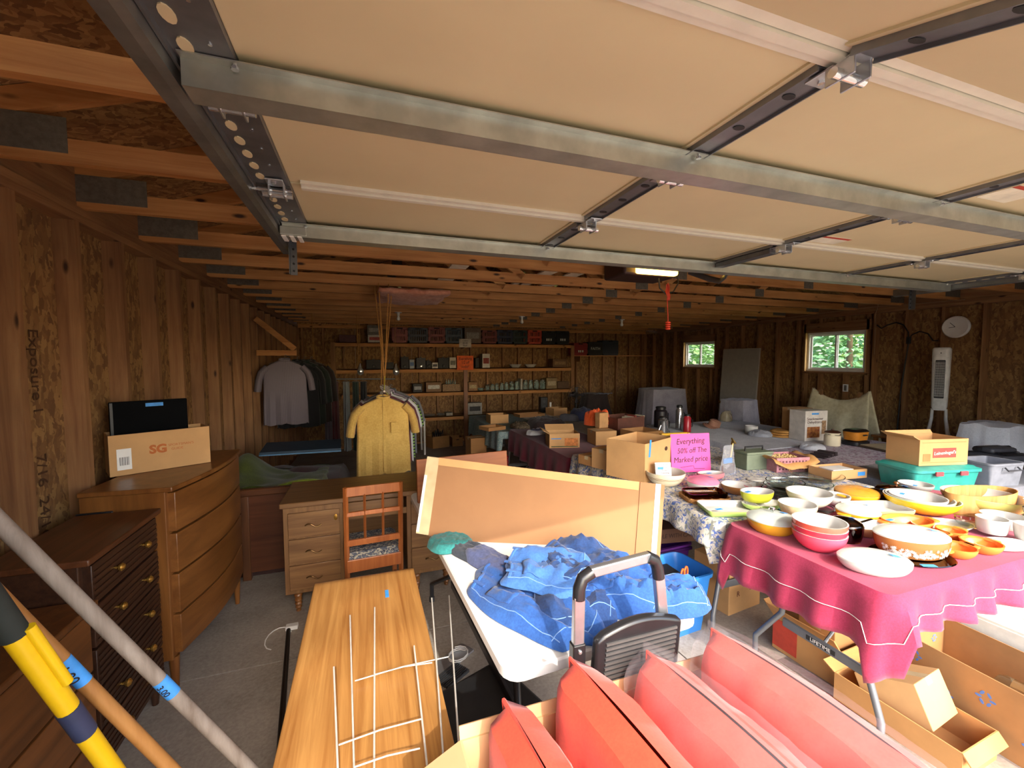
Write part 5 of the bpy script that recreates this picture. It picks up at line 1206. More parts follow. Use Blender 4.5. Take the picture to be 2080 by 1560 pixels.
heap('camouflage_shirt', 'brown patterned shirt at the end of the dark red cloth', 1060, 868, T3, .3, .36, .06, .2, print_cloth('camo', '6a5a44', '3a3024', '8a7a62', 20), 77)
ytc = thing('tool_caddy', 'yellow plastic tool carrier with an arched handle', 'caddy', on(1370, 880, T3), -.1); ytc.location = (PY(1370, 888, 3.45).x, 3.45, Tf+.0)
YC = plain('caddy_yellow', 'd8a81e', .4); MB().rlathe([(-.02, 0), (0, .10), (-.004, .102), (-.03, .012)], .17, .10, .02).build('tray', YC, ytc)
for s in (-1, 1): MB().prism([(-.05, .05), (.05, .05), (.022, .19), (-.022, .19)], .02, TR((s*.15-.01, 0, 0), rx=PI/2, rz=PI/2)).build('end_plate', YC, ytc, False)
MB().tube([(-.15, 0, .18), (.15, 0, .18)], .014, 10).build('grip', YC, ytc)
# books and kitchen steel further on
bx_ = open_box('book_carton', 'brown suitcase like carton holding upright paperbacks', .46, .34, .26, on(1290, 858, Z3), .2, plain('leather_brown', '5a3428', .6, 0, .2, 8)); bx_.location = (PY(1262, 870, 4.6).x, 4.6, Z3+.006)
bt_ = Vector(bx_.location)
for k in range(6):
    o = box(-.012, .012, -.07, .07, 0, .20+.01*(k % 3)).build('paperback', plain('book_%d' % k, ['d8cfb8', 'c9c2b0', '8d3a30', 'e0d8c8', '4a5a70', 'cfc4a4'][k], .6), None, False, .002, loc=(bt_.x+.05+.03*k, bt_.y-.06, bt_.z+.05)); o.rotation_euler = (0, .06*k-.1, .2)
    tag(o, ['cream', 'pale grey', 'red', 'white', 'blue grey', 'buff'][k]+' paperback upright in the brown carton', 'book', 'paperbacks in the brown carton')
    box(-.0125, .0125, -.0705, -.0695, .13, .16).build('title_block', INK, o, False)
STM = metal('stainless', 'b4b4b8', .2)
def flask(label, u, v, Y, w, h, mat, lidm=BLACK, spout=True):
    p = PY(u, v, Y); t = thing('thermos', label, 'flask', (p.x, Y, p.z), 0, 'vacuum flasks on the far table'); MB().lathe([(w/2, 0), (w/2, h*.78), (w*.36, h*.86), (w*.36, h*.9)], 20).build('body', mat, t); MB().lathe([(w*.4, h*.9), (w*.4, h*.98), (w*.3, h)], 20).build('lid', lidm, t)
    MB().tube([(w/2, 0, h*.7), (w/2+.04, 0, h*.66), (w/2+.04, 0, h*.3), (w/2, 0, h*.25)], .007, 8).build('handle', lidm, t); return t
FT = thing('folding_table', 'far folding table holding the vacuum flasks and paperbacks', 'table', (3.20, 4.66, fz(4.6)))
MB().rlathe([(0, Z3-fz(4.6)-.03), (0, Z3-fz(4.6)+.006)], .46, .9, .05).build('table_top', HD, FT)
FT2 = long_table('far folding table holding tan cartons beside the teal cloth', 2.62, 5.66, Z4+.006)
for sx in (-.36, .36):
    for sy in (-.75, .75): MB().tube([(sx, sy, 0), (sx, sy, Z3-fz(4.6)-.03)], .014, 10).build('leg', LEG, FT)
FTZ = Z3+.006
fl_l = (('tall polished steel vacuum flask behind the tool carrier', 1380, 4.75, .10, .34, STM), ('short steel coffee pot beside the flask', 1347, 4.6, .13, .22, STM), ('red vacuum flask beside the steel one', 1396, 4.55, .10, .24, plain('flask_red', 'a8222e', .3)), ('black lidded pot behind the paperbacks', 1342, 5.0, .18, .30, plain('pot_black', '1e1a20', .4)))
for lb_, u, Y, w, h, m_ in fl_l:
    p = PY(u, 850, Y); t = flask(lb_, u, 850, Y, w, h, m_); t.location = (p.x, Y, FTZ)
wv_ = MB().tube([(.0, 0, .0), (.06, 0, .12), (.14, .02, .2), (.2, 0, .02)], .008, 8).build('wire_handle', STM, None, True, loc=(3.55, 4.5, FTZ)); tag(wv_, 'bent steel wire handle beside the red flask', 'handle')
wv_.name = 'towel_bar'; wv_['label'] = 'bent steel towel bar beside the red flask'; wv_['category'] = 'towel bar'
# under the dark red cloth: red cooler stack, cartons
rc = thing('cooler', 'red ribbed plastic cooler stack under the dark red cloth', 'cooler', (1.74, 5.75, fz(5.7)), .05)
RC = plain('cooler_red', 'a01c2c', .45); MB().rlathe([(-.02, 0), (0, .1), (0, .40), (-.01, .41)], .16, .15, .05).build('body', RC, rc)
for q in range(5): MB().rlathe([(.0, .05+.07*q), (.006, .06+.07*q), (.006, .08+.07*q), (0, .09+.07*q)], .16, .15, .05, cap0=False, cap1=False).build('rib', RC, rc)
MB().rlathe([(.004, .411), (.008, .43), (-.03, .46)], .16, .15, .05).build('lid', RC, rc)
closed_box('carton', 'tall tan carton with hand slots beside the red cooler', .26, .26, .62, (1.62, 6.4, fz(6.4)), .1, CARDD)
open_box('carton', 'low carton of teal cloth under the dark red table', .34, .28, .2, (1.74, 5.2, fz(5.2)), .2, CARDD)
garment('cloth_bundle', 'speckled pale teal cloth bundle in the low carton', 1.75, 5.2, fz(5.2)+.10, .28, .24, .18, .2, print_cloth('teal_print', '8fa6a8', '6f8a90', 'a9b6b4', 30), 81, None, 'cloth', .04)
# ---------------- pale goods at the back: table by the shelves
T4 = Z4+.006
fan = thing('pedestal_fan', 'dark wire cage fan in front of the back shelves', 'fan', (PY(1170, 802, 7.8).x, 7.8, fz(7.8)))
fcz = PY(1170, 802, 7.8).z-fz(7.8); MB().lathe([(.2, 0), (.2, .02), (.03, .05), (.02, .06)], 24).build('base', BLACK, fan); MB().tube([(0, 0, .05), (0, 0, fcz-.05)], .016, 10).build('pole', BLACK, fan)
cg = MB()
for r in (.06, .11, .16, .21): cg.tube([(r*math.cos(a), -.05, fcz+r*math.sin(a)) for a in [i*PI/14 for i in range(28)]], .0035, 5, closed=True)
for k in range(20): cg.tube([(0, -.07, fcz), (.21*math.cos(k*PI/10), -.04, fcz+.21*math.sin(k*PI/10))], .002, 4)
cg.build('cage', plain('fan_dark', '2a2422', .5), fan); MB().tube([(0, .0, fcz), (0, .12, fcz)], .06, 14).build('motor', BLACK, fan)
for k in range(4): MB().grid(lambda a, b, k=k: ((.03+.14*b)*math.cos(k*PI/2+.5*(a-.5)), -.02+.02*(a-.5), fcz+(.03+.14*b)*math.sin(k*PI/2+.5*(a-.5))), 3, 4).build('blade', plain('fan_blade', '39343a', .5), fan, solid=.002)
for i, (u, v, w, h, lb_, m_) in enumerate(((1010, 858, .3, .14, 'cluttered tan carton on the teal cloth', CARD), (1075, 845, .5, .05, 'flat tan carton lid on the teal cloth', CARDD), (1130, 842, .3, .13, 'plain tan carton under the cage fan', CARD), (1000, 872, .3, .05, 'shallow carton of papers on the teal cloth edge', CARDD))):
    o = open_box('carton', lb_, w, .26, h, on(u, v, T4), .1*i, m_)
bk_ = box(-.07, .07, -.06, .06, 0, .3).build('speaker', BLACK, None, True, .006, loc=on(1103, 838, T4)); tag(bk_, 'small black speaker on the teal cloth', 'speaker'); MB().lathe([(.045, 0), (.045, .003)], 16, T=TR((0, -.0602, .1), rx=PI/2)).build('cone', plain('cone_grey', '3a3a3c', .7), bk_); MB().lathe([(.028, 0), (.028, .003)], 16, T=TR((0, -.0602, .22), rx=PI/2)).build('tweeter', plain('cone_grey', '3a3a3c', .7), bk_)
cnd = MB().lathe([(.02, 0), (.02, .2)], 10).build('candle', WHITE, None, True, loc=on(1118, 838, T4)); tag(cnd, 'white candle beside the small black speaker', 'candle'); MB().tube([(0, 0, .2), (0, 0, .215)], .002, 5).build('wick', INK, cnd)
# covered furniture and leaning door
def covered(label, cx, cy, w, d, h, mat, top=.7, rz=0, seed=0, ridge=None):
    zf = fz(cy); m = MB(); n = 64; R = []
    for k in range(11):
        s = k/10; ring = []
        for i in range(n):
            a = 2*PI*i/n; ca, sa = math.cos(a), math.sin(a); e = 1/max(abs(ca), abs(sa))**.72
            f = top+(1-top)*s**1.4; wv2 = 1+.05*s*math.sin(i*1.55+seed)+.03*nz(i*.4, s*3, seed)
            z = h*(1-s) if k else h
            hh = z+(.03*nz(ca*2, sa*2, seed) if k == 0 else 0)+(ridge*ca*(1-s) if ridge else 0)
            ring.append((w/2*f*ca*e*wv2, d/2*f*sa*e*wv2, max(.004, hh)))
        R.append(ring)
    m.rings([[(p[0]*.5, p[1]*.5, p[2]+.015) for p in R[0]]]+R, True, False)
    o = m.build('covered_furniture', mat, None, True, loc=(cx, cy, zf), rz=rz, solid=.004); return tag(o, label, 'covered furniture')
PLS = film('plastic_sheet', 'b8b2b8', .85, .3); SHEETG = fabric('dust_sheet_grey', 'b6b1b9', '948f98'); SHEETW = fabric('dust_sheet_white', 'e2e4ea', 'c4c6ce'); SHEETC = fabric('dust_sheet_cream', 'e4dab8', 'c4b68e', .9, 20, .3)
p = PY(1335, 850, 7.6); covered('wide furniture under a grey plastic dust sheet below the small window', p.x+.1, 7.6, 1.25, .8, PY(1335, 790, 7.6).z-fz(7.6), fabric('dust_sheet_mauve', 'aaa3ab', '8a838c'), .72, .0, 1)
p = PY(1235, 830, 8.2); cv = covered('dark heap with a pale blue cloth in the back corner', p.x-.15, 8.55, 1.2, .8, PY(1235, 800, 8.3).z-fz(8.3), fabric('dark_blanket', '3a2e2c', '251c1c'), .45, 0, 2)
MB().grid(lambda a, b: (-.05+.35*a, -.3+.3*b, (PY(1235, 800, 8.3).z-fz(8.3))+.025-.1*b*b+.02*nz(a*4, b*4)), 8, 8).build('pale_cloth', fabric('pale_blue_cloth', '8a94b4', '6c7696'), cv, solid=.004)
p = PY(1500, 850, 5.6); covered('chair under a clear grey plastic sheet in front of the leaning door', p.x, 5.6, .75, .7, PY(1500, 812, 5.6).z-fz(5.6), fabric('dust_sheet_grey', '8d8890', '6e6a72'), .62, .2, 3)
cc2 = thing('covered_easel', 'cream stained dust sheet hung over two upright posts under the window', 'dust sheet', (6.55, 4.25, fz(4.25)), 0)
hL = PX(1668, 788, 6.55); hR = PX(1748, 788, 6.55); yL, yR = hL.y-4.25, hR.y-4.25; hz2 = hL.z-fz(4.25)
def cream(a, b, sgn):
    y = yL+.12+(yR-.12-yL-.12)*a; t_ = abs(2*a-1); topz = hz2*(.88+.12*t_**2.2); sp2 = 1+.35*b
    return (sgn*(.015+.20*b+.03*b*math.sin(a*16+sgn)), (yL+yR)/2+(y-(yL+yR)/2)*sp2, topz*(1-b)+.28*b)
MB().grid(lambda a, b: cream(a, b, -1), 30, 18).build('front_sheet', SHEETC, cc2, solid=.004); MB().grid(lambda a, b: cream(1-a, b, 1), 30, 18).build('back_sheet', SHEETC, cc2, solid=.004)
for y in (yL, yR): MB().box(-.02, .02, y*1-.02, y+.02, 0, hz2-.03).build('post', LUM, cc2, False)
dr = thing('leaning_door', 'plain grey slab door leaning against the wall beside the small window', 'door', (XR-.03, 6.62, fz(6.6))); dr.rotation_euler = (0, .07, 0)
dr.location.x = XR-.24
MB().box(-.035, 0, -.44, .44, 0, 2.05).build('slab', plain('door_grey', 'a59e94', .6, 0, .05), dr, False, .003); MB().lathe([(.028, 0), (.028, .006), (.012, .02), (.03, .04), (.024, .06), (.004, .064)], 16, T=TR((-.036, .38, .92), ry=-PI/2)).build('knob', BRASS, dr)
# right wall: tower cooler on a small table, clock, cords
rt = thing('side_table', 'low table against the plywood wall under the tower fan', 'table', (6.85, 3.38, fz(3.25)))
MB().box(-.35, .35, -.40, .40, .66, .69).build('table_top', MAPLE, rt, True, .004)
for x in (-.31, .31):
    for y in (-.36, .36): MB().box(x-.02, x+.02, y-.02, y+.02, 0, .66).build('leg', MAPLE, rt, False)
tf = thing('tower_fan', 'tall white tower fan with dark vertical grille and open base', 'tower fan', (7.02, 3.32, fz(3.25)+.691), -1.25)
tf.scale = (.74, .74, 1); hT = 1.17; WPL = plain('fan_white', 'e2e0dc', .4)
tfm = MB(); tfm.rlathe([(-.055, .36), (-.03, .4), (-.02, .7), (-.012, hT-.12), (-.012, hT-.02), (-.03, hT)], .13, .11, .08); tfm.build('column', WPL, tf)
tfm = MB()
for s in (-1, 1): tfm.tube([(s*.14, 0, 0), (s*.115, 0, .1), (s*.09, 0, .25), (s*.085, 0, .38)], .03, 10, r1=.022)
tfm.build('open_base', WPL, tf); MB().rlathe([(-.01, 0), (0, .01), (0, .03), (-.02, .04)], .19, .15, .12).build('foot', WPL, tf)
MB().box(-.062, .062, -.108, -.088, .52, hT-.16).build('grille_back', plain('grille_dark', '2e2e34', .6), tf, True, .03)
gr = MB()
for q in range(9): gr.box(-.054+q*.0135-.0015, -.054+q*.0135+.0015, -.1105, -.1085, .54, hT-.18)
for q in range(14): gr.box(-.058, .058, -.1105, -.1085, .55+q*.032, .552+q*.032)
gr.build('grille_bars', WPL, tf, False); MB().lathe([(.008, 0), (.008, .004)], 10, T=TR((0, -.099, hT-.07), rx=PI/2)).build('button', BLACK, tf)
ckp = PX(1941, 664, XR-.02); clk = thing('wall_clock', 'round white wall clock with black hands on the plywood wall', 'clock', (XR-.001, ckp.y, ckp.z), -PI/2)
RCk = 29*mpp(ckp)*.76; MB().lathe([(RCk, 0), (RCk, .02), (RCk*.9, .035), (RCk*.84, .03)], 40, T=TR(rx=PI/2)).build('rim', WHITE, clk); MB().lathe([(RCk*.85, .022), (RCk*.85, .026)], 40, T=TR(rx=PI/2)).build('dial', plain('dial_grey', 'c9c5bf', .5), clk)
for k in range(12): a = k*PI/6; text(str(12 if k == 0 else k), clk, basis((RCk*.68*math.sin(a), -.0275, RCk*.68*math.cos(a)), (1, 0, 0), (0, 0, 1)), RCk*.2, INK, 'numeral')
for a, l in ((-1.72, .45), (-.75, .55)): MB().tube([(0, -.029, 0), (RCk*l*math.sin(a), -.029, RCk*l*math.cos(a))], .004, 5).build('hand', INK, clk)
co = thing('power_cord', 'black power cord looping down the plywood wall beside the clock', 'cord', (XR-.015, 0, 0))
P = [PX(u, v, XR-.03) for u, v in ((1781, 660), (1790, 667), (1803, 660), (1820, 655), (1835, 660), (1845, 675), (1845, 700), (1838, 740), (1830, 790), (1824, 850), (1820, 900))]
MB().tube([(-.012, p.y, p.z) for p in P], .009, 8).build('cable', BLACK, co)
P = [PX(u, v, XR-.03) for u, v in ((1845, 690), (1852, 680), (1868, 673), (1885, 678), (1895, 692), (1905, 692))]
MB().tube([(-.012, p.y, p.z) for p in P], .008, 8).build('branch_cable', BLACK, co); MB().box(-.03, .0, P[0].y-.03, P[0].y+.02, P[0].z-.06, P[0].z+.04).build('splitter', BLACK, co, True, .006)
ou = box(-.012, 0, -.04, .04, -.06, .06).build('wall_outlet', WHITE, None, False, .003, loc=(XR-.001, *PX(1718, 788, XR)[1:])); tag(ou, 'white double outlet on the wall above the cream sheet', 'outlet'); box(-.014, -.0121, -.02, .02, -.045, .045).build('socket_face', plain('socket_grey', '6a6460', .5), ou, False)
rw = thing('house_wire', 'pale house wire stapled along the top of the plywood wall', 'wire', (0, 0, 0)); P = [PX(u, v, XR-.03) for u, v in ((1390, 676), (1440, 668), (1560, 651), (1700, 632), (1770, 624), (1850, 618), (1960, 608))]
MB().tube(P, .006, 6).build('run', plain('wire_tan', '9a7a5a', .7), rw); MB().tube([PX(u, v, XR-.03) for u, v in ((1785, 615), (1778, 640), (1776, 720))], .006, 6).build('drop', plain('wire_tan', '9a7a5a', .7), rw)
sd2 = covered('rounded furniture under a white sheet beside the broom', 6.32, 2.52, .92, .84, 1.0, SHEETW, .5, 0, 6)
bm_ = thing('broom', 'broom with a red handle leaning on the plywood wall', 'broom', (6.75, 2.45, fz(2.45))); pT = PX(2062, 820, 7.1)
bm_.location = (6.62, 1.95, fz(1.95)); MB().tube([(0, 0, .2), (.4, .25, 1.25)], .013, 10).build('handle', plain('broom_red', '6a1c20', .5), bm_); MB().box(-.12, .12, -.02, .02, 0, .2).build('bristles', plain('bristle_tan', '8a6a3a', .9), bm_, False)
# ================================================================== back wall shelves
YS = 9.42
sh = thing('wall_shelves', 'rough lumber shelving across the back wall', 'shelves', (0, 0, 0))
def sx(u): return PY(u, 750, YS).x
def zsh(u, v): return PY(u, v, YS).z
ZT, ZR2, ZR3L, ZR3R, ZR4 = zsh(920, 697), zsh(920, 748), zsh(890, 796), zsh(1050, 792), zsh(890, 846)
XA, XP, XB = sx(682), sx(945), sx(1160)
def board(x0, x1, z, h=.09):
    box(x0, x1, YS, YS+.038, z-h, z-.001).build('edge_board', LUMX, sh, False)
    box(x0, x1, YS, YB-.002, z-.019, z).build('shelf_board', wood('ply_shelf', '7d5a36', 'a9824e', 0, .7, 10, 1), sh, False)
board(XA, XB, ZT); board(XA, XB, ZR2); board(XA+.1, XP, ZR3L); board(XP, XB, ZR3R); board(XA+.4, XP, ZR4); board(XP, XB, ZR4)
box(XA-.09, XA, YS, YS+.038, ZR2-.12, ZT).build('upright', LUM, sh, False); box(XB, XB+.09, YS, YS+.038, ZR3R-.5, ZT-.03).build('upright', LUM, sh, False)
box(XP-.045, XP+.045, YS-.04, YS-.001, fz(YS), ZR2).build('post', wood('post_red', '7a4a2c', '9c6640', 2), sh, False)
for x in (XA+.5, XA+2.0, XP, XB-.7):
    for z in (ZR2, ZT): box(x, x+.038, YS+.04, YB-.003, z-.105, z-.02).build('bracket', LUMY, sh, False)
s2 = thing('corner_shelf', 'thin board shelf in the back corner carrying three crates', 'shelf', (0, 0, 0)); ZS2 = PY(1200, 722, 9.55).z
box(PY(1165, 722, 9.55).x, XR-.02, 9.55, YB-.002, ZS2-.02, ZS2).build('shelf_board', LUMX, s2, False); box(PY(1180, 730, 9.55).x, PY(1180, 730, 9.55).x+.04, 9.6, YB-.002, ZS2-.16, ZS2-.021).build('bracket', LUM, s2, False)
# crates
def crate(label, u0, u1, v0, z, hexa, Y=YS+.03, txt=None, group='crates on the top shelf', solidc=False):
    x0, x1 = PY(u0, 700, Y).x, PY(u1, 700, Y).x; w = (x1-x0)*.96; h = max(.18, PY(u0, v0, Y).z-z); d = .3
    t = thing('milk_crate', label, 'crate', ((x0+x1)/2, Y+d/2, z+.001), 0, group); m = plain('crate_'+hexa, hexa, .5, 0, .06); e = .012
    fr = MB()
    for zz in (0, h*.42, h-.045): 
        for (a, b, c, g_) in ((-w/2, w/2, -d/2, -d/2+e), (-w/2, w/2, d/2-e, d/2), (-w/2, -w/2+e, -d/2, d/2), (w/2-e, w/2, -d/2, d/2)): fr.box(a, b, c, g_, zz, zz+.045)
    fr.build('rails', m, t, False)
    sl_ = MB(); n = 8
    for i in range(n+1):
        x = -w/2+e/2+(w-e)*i/n
        for y in (-d/2+e/2, d/2-e/2): sl_.box(x-(.02 if i in (0, n) else .008), x+(.02 if i in (0, n) else .008), y-e/2+.001, y+e/2-.001, .04, h-.01)
    sl_ = sl_.build('slats', m, t, False); sl_['kind'] = 'stuff'; box(-w/2+.01, w/2-.01, -d/2+.014, d/2-.014, .005, .02).build('bottom', m, t, False)
    if solidc: box(-w/2+.013, w/2-.013, -d/2+.001, -d/2+.008, .03, h-.05).build('front_panel', m, t, False)
    if 'white' in label and not txt:
        pm = MB()
        for q in (-.07, -.02, .04): pm.box(q, q+.035, -d/2-.003, -d/2-.0005, h*.25, h*.42)
        pm = pm.build('printed_mark', plain('crate_white', 'c9c5bc', .6), t, False); pm['kind'] = 'stuff'
    if txt: text(txt, t, basis((0, -d/2-.002, h*.5), (1, 0, 0), (0, 0, 1)), h*.3, plain('crate_white', 'c9c5bc', .6))
    else: box(-.06, .06, -d/2-.001, -d/2+.013, h-.036, h-.012).build('hand_hold', plain('hole_black', '140c0a', .9), t, False)
    return t
def zx(z): return 640+z/2.971
cr_l = (('faded red milk crate nearest the hanging ropes', 468, 558, 132, '8d3a30', None), ('navy crate between two red crates', 565, 680, 135, '1e2434', None), ('dull red milk crate left of the slate blue one', 688, 783, 132, '86352c', None), ('slate blue milk crate beside the record boxes', 790, 888, 135, '26394a', None), ('brick red milk crate right of the record boxes', 1012, 1096, 150, '7c3028', None), ('deep blue milk crate next to the dark green one', 1102, 1192, 148, '1c2440', None), ('dark green milk crate next to the bright red one', 1197, 1280, 150, '1f2f2c', None), ('bright orange red milk crate', 1287, 1366, 150, 'c8482c', None), ('black crate with white lettering beside the bright red crate', 1372, 1450, 155, '16181a', 'DAIRY'), ('black crate with white lettering at the shelf end', 1456, 1533, 155, '16181a', 'DAIRY'))
for lb_, a, b, v, hx_, tx in cr_l: crate(lb_, zx(a), zx(b), 620+v/2.971, ZT, hx_, txt=None if tx else None, solidc=bool(tx))
crate('red crate with white print on the corner shelf', zx(1563), zx(1643), 620+228/2.971, ZS2, '8d2426', 9.56, None, 'crates on the corner shelf', True)
crate('black crate with one white word on the corner shelf', zx(1650), zx(1735), 620+222/2.971, ZS2, '1a1614', 9.56, 'FAITH', 'crates on the corner shelf', True)
crate('navy black crate at the end of the corner shelf', zx(1738), zx(1830), 620+212/2.971, ZS2, '1a2030', 9.56, None, 'crates on the corner shelf', True)
def shelf_box(label, a, b, v0, z, hexa, name='storage_box', cat='box', d=.24, band=None, grp=None):
    x0, x1 = PY(zx(a), 750, YS+.05).x, PY(zx(b), 750, YS+.05).x; h = max(.03, PY(zx(a), 620+v0/2.971, YS+.05).z-z)
    o = box(-(x1-x0)/2, (x1-x0)/2, -d/2, d/2, 0, h).build(name, plain('goods_'+hexa, hexa, .6, 0, .15, 20), None, True, .004, loc=((x0+x1)/2, YS+.05+d/2, z+.001)); tag(o, label, cat, grp)
    if band: box(-(x1-x0)*.38, (x1-x0)*.38, -d/2-.002, -d/2-.0003, h*.3, h*.7).build('printed_label', plain('goods_'+band, band, .6, 0, .3, 40), o, False)
    return o
lowc = shelf_box('white carton with red print on the top shelf', 322, 402, 178, ZT, 'b8b0a8', band='a03a34'); shelf_box('grey book carton on the white red printed one', 320, 400, 120, ZT+max(v.co.z for v in lowc.data.vertices)+.002, '6a645c', band='9a948a')
shelf_box('dark red tins at the left end of the top shelf', 150, 250, 178, ZT, '4a2024', 'tin_row', 'tin'); shelf_box('record carton with printed sleeves on the top shelf', 905, 1003, 135, ZT, '6a5444', band='8a8278')
# cameras and radios on the second shelf
def camera_(label, a, b, v0, hexa='17171a', lens=True, grp='cameras on the second shelf', white=False):
    o = shelf_box(label, a, b, v0, ZR2, hexa, 'camera', 'camera', .12, None, grp); w = (o.dimensions.x or .1)
    if lens: MB().lathe([(.035, 0), (.035, .04), (.028, .045), (.02, .042)], 16, T=TR((0, -.06, .05), rx=PI/2)).build('lens', CHROME if white else BLACK, o)
    MB().box(-.02, .02, -.02, .02, 0, .02, TR((0, 0, max(v.co.z for v in o.data.vertices)))).build('viewfinder', BLACK, o, False); return o
camera_('long black telephoto camera kit at the left of the second shelf', 310, 400, 330); camera_('black boxy camera beside a small white carton', 520, 566, 312); camera_('chrome and black camera with a bright lens', 612, 668, 318, '3a3a3e', True, white=True); camera_('black camera beside the printed white box', 745, 806, 318)
camera_('small black camera behind the low white radio', 672, 702, 335)
shelf_box('small white and blue film carton', 570, 600, 328, ZR2, '9aa2aa', band='4a6a9a'); rad = shelf_box('low white clock radio on the second shelf', 707, 742, 346, ZR2, 'c2beb6', 'clock_radio', 'radio', band='3a3a3c'); shelf_box('white carton with a toy picture on the second shelf', 812, 852, 315, ZR2, 'c4c0b4', band='6a6a5a'); shelf_box('black strip of camera lenses on the second shelf', 402, 475, 345, ZR2, '1a1818', 'lens_case', 'case'); shelf_box('white coffee maker carton with red top', 1010, 1055, 293, ZR2, 'c9c2b8', band='8a3028'); shelf_box('brown carton at the right end of the second shelf', 1435, 1522, 325, ZR2, '6a4a2c', band='8a6a44'); shelf_box('dark bottle shaped tin beside the coffee maker carton', 968, 990, 318, ZR2, '241a18')
for i, (a, b, lb_) in enumerate(((1175, 1250, 'left white enamel bowl on the second shelf'), (1270, 1340, 'right white enamel bowl on the second shelf'))):
    x0, x1 = PY(zx(a), 740, YS+.12).x, PY(zx(b), 740, YS+.12).x; r = (x1-x0)/2
    o = MB().lathe([(r*.55, 0), (r*.9, .06), (r, .075), (r*.96, .075), (r*.85, .06), (r*.5, .012)], 28).build('enamel_bowl', GLZ, None, True, loc=((x0+x1)/2, YS+.17, ZR2+.001)); tag(o, lb_, 'bowl')
# third shelf: jars and boxes
JARG = film('jar_glass', '9fb4ac', .45, .06)
js = [(1030, 1055), (1060, 1085), (1088, 1112), (1118, 1142), (1146, 1170), (1174, 1203), (1207, 1236), (1258, 1288), (1292, 1318), (1324, 1354), (1360, 1392)]
for i, (a, b) in enumerate(js):
    x0, x1 = PY(zx(a), 780, YS+.1).x, PY(zx(b), 780, YS+.1).x; r = (x1-x0)/2*.95; h = .13+.012*min(i, 6)+(.02 if i > 6 else 0)
    t = thing('glass_jar', ['first', 'second', 'third', 'fourth', 'fifth', 'sixth', 'seventh', 'eighth', 'ninth', 'tenth', 'eleventh'][i]+' glass jar from the small glass bowl on the third shelf', 'jar', ((x0+x1)/2, YS+.14, ZR3R+.001), 0, 'glass jars on the third shelf')
    MB().lathe([(r*.92, 0), (r, .01), (r, h*.78), (r*.7, h*.88), (r*.7, h*.9)], 18).build('body', JARG, t); MB().lathe([(r*.76, h*.9), (r*.76, h), (r*.3, h+.004)], 18).build('lid', metal('jar_lid', '6a6a68', .3), t)
shelf_box('open tan carton at the left of the jars', 925, 980, 465, ZR3R, '8a6238', band='b09a70'); shelf_box('white upright slab between the jars', 1240, 1252, 445, ZR3R, 'b4b0a4', 'tile', 'tile'); shelf_box('pale printed carton right of the jars', 1397, 1460, 440, ZR3R, '8a7450', band='b8a684'); shelf_box('brown carton at the end of the third shelf', 1464, 1533, 462, ZR3R, '5a4028'); shelf_box('chrome toaster on the third shelf', 590, 645, 476, ZR3L, '2a282a', 'toaster', 'toaster', band='9a9a9c'); shelf_box('carton with white packets on the third shelf', 668, 762, 466, ZR3L, '7a5632', band='c2beb4'); bc3 = shelf_box('tan bottle carton on the third shelf', 768, 876, 478, ZR3L, '8a6a44')
gbl = MB().lathe([(.05, 0), (.09, .05), (.085, .055), (.045, .008)], 20).build('glass_bowl', JARG, None, True, loc=(PY(zx(1003), 780, YS+.1).x, YS+.14, ZR3R+.001)); tag(gbl, 'small clear glass bowl at the start of the jar row', 'bowl')
for k in range(5):
    o = MB().lathe([(.018, 0), (.018, .06), (.007, .085), (.007, .105)], 10).build('bottle', JARG, None, True, loc=(bc3.location.x-.1+.05*k, YS+.14, bc3.location.z+max(v.co.z for v in bc3.data.vertices)+.001)); tag(o, ['first', 'second', 'third', 'fourth', 'fifth'][k]+' small clear bottle from the white packets carton', 'bottle', 'bottles on the third shelf'); MB().lathe([(.008, .105), (.008, .115)], 8).build('cap', BLACK, o)
# bottom shelf and floor
for i, (a, b, n_, lb_) in enumerate(((655, 728, 4, 'plate'), (735, 785, 6, 'plate'))):
    x0, x1 = PY(zx(a), 840, YS+.1).x, PY(zx(b), 840, YS+.1).x; r = (x1-x0)/2
    for k in range(n_):
        o = MB().lathe([(r*.6, 0), (r, .012), (r*.97, .013), (r*.55, .004)], 28).build('dinner_plate', GLZ, None, True, loc=((x0+x1)/2, YS+.12+r*.5, ZR4+.001+.007*k)); tag(o, ['lowest', 'second lowest', 'third lowest', 'fourth lowest', 'fifth lowest', 'sixth lowest'][k]+[' plate of the wide stack on the bottom shelf', ' white plate of the narrow stack on the bottom shelf'][i], 'plate', ['larger plate stack', 'smaller plate stack'][i])
shelf_box('pale paper stack on the bottom shelf', 788, 828, 650, ZR4, '9a917c', 'paper_stack', 'papers'); wb_ = shelf_box('white storage bin with a dark handle on the bottom shelf', 920, 1006, 592, ZR4, '9a968c', 'storage_bin', 'bin', band='2a2624')
fb1 = open_box('carton', 'tan carton of black straps on the floor below the shelves', .40, .34, .26, (PY(zx(742), 890, 9.25).x, 9.30, fz(9.3)), .3, CARDD)
for k in range(5): MB().tube([(-.14+.06*k, -.05+.03*k, .2), (-.1+.06*k, .02, .33+.03*(k % 3)), (-.04+.05*k, .06, .22)], .014, 6).build('strap', BLACK, fb1)
fb2 = open_box('carton', 'smaller tan carton beside the post under the shelves', .24, .3, .2, (PY(zx(852), 885, 9.3).x, 9.34, fz(9.3)), .05, CARDD); box(-.03, .03, -.1525, -.1503, .14, .16).build('hand_slot', plain('hole_dark', '3c2a1a', .9), fb2, False)
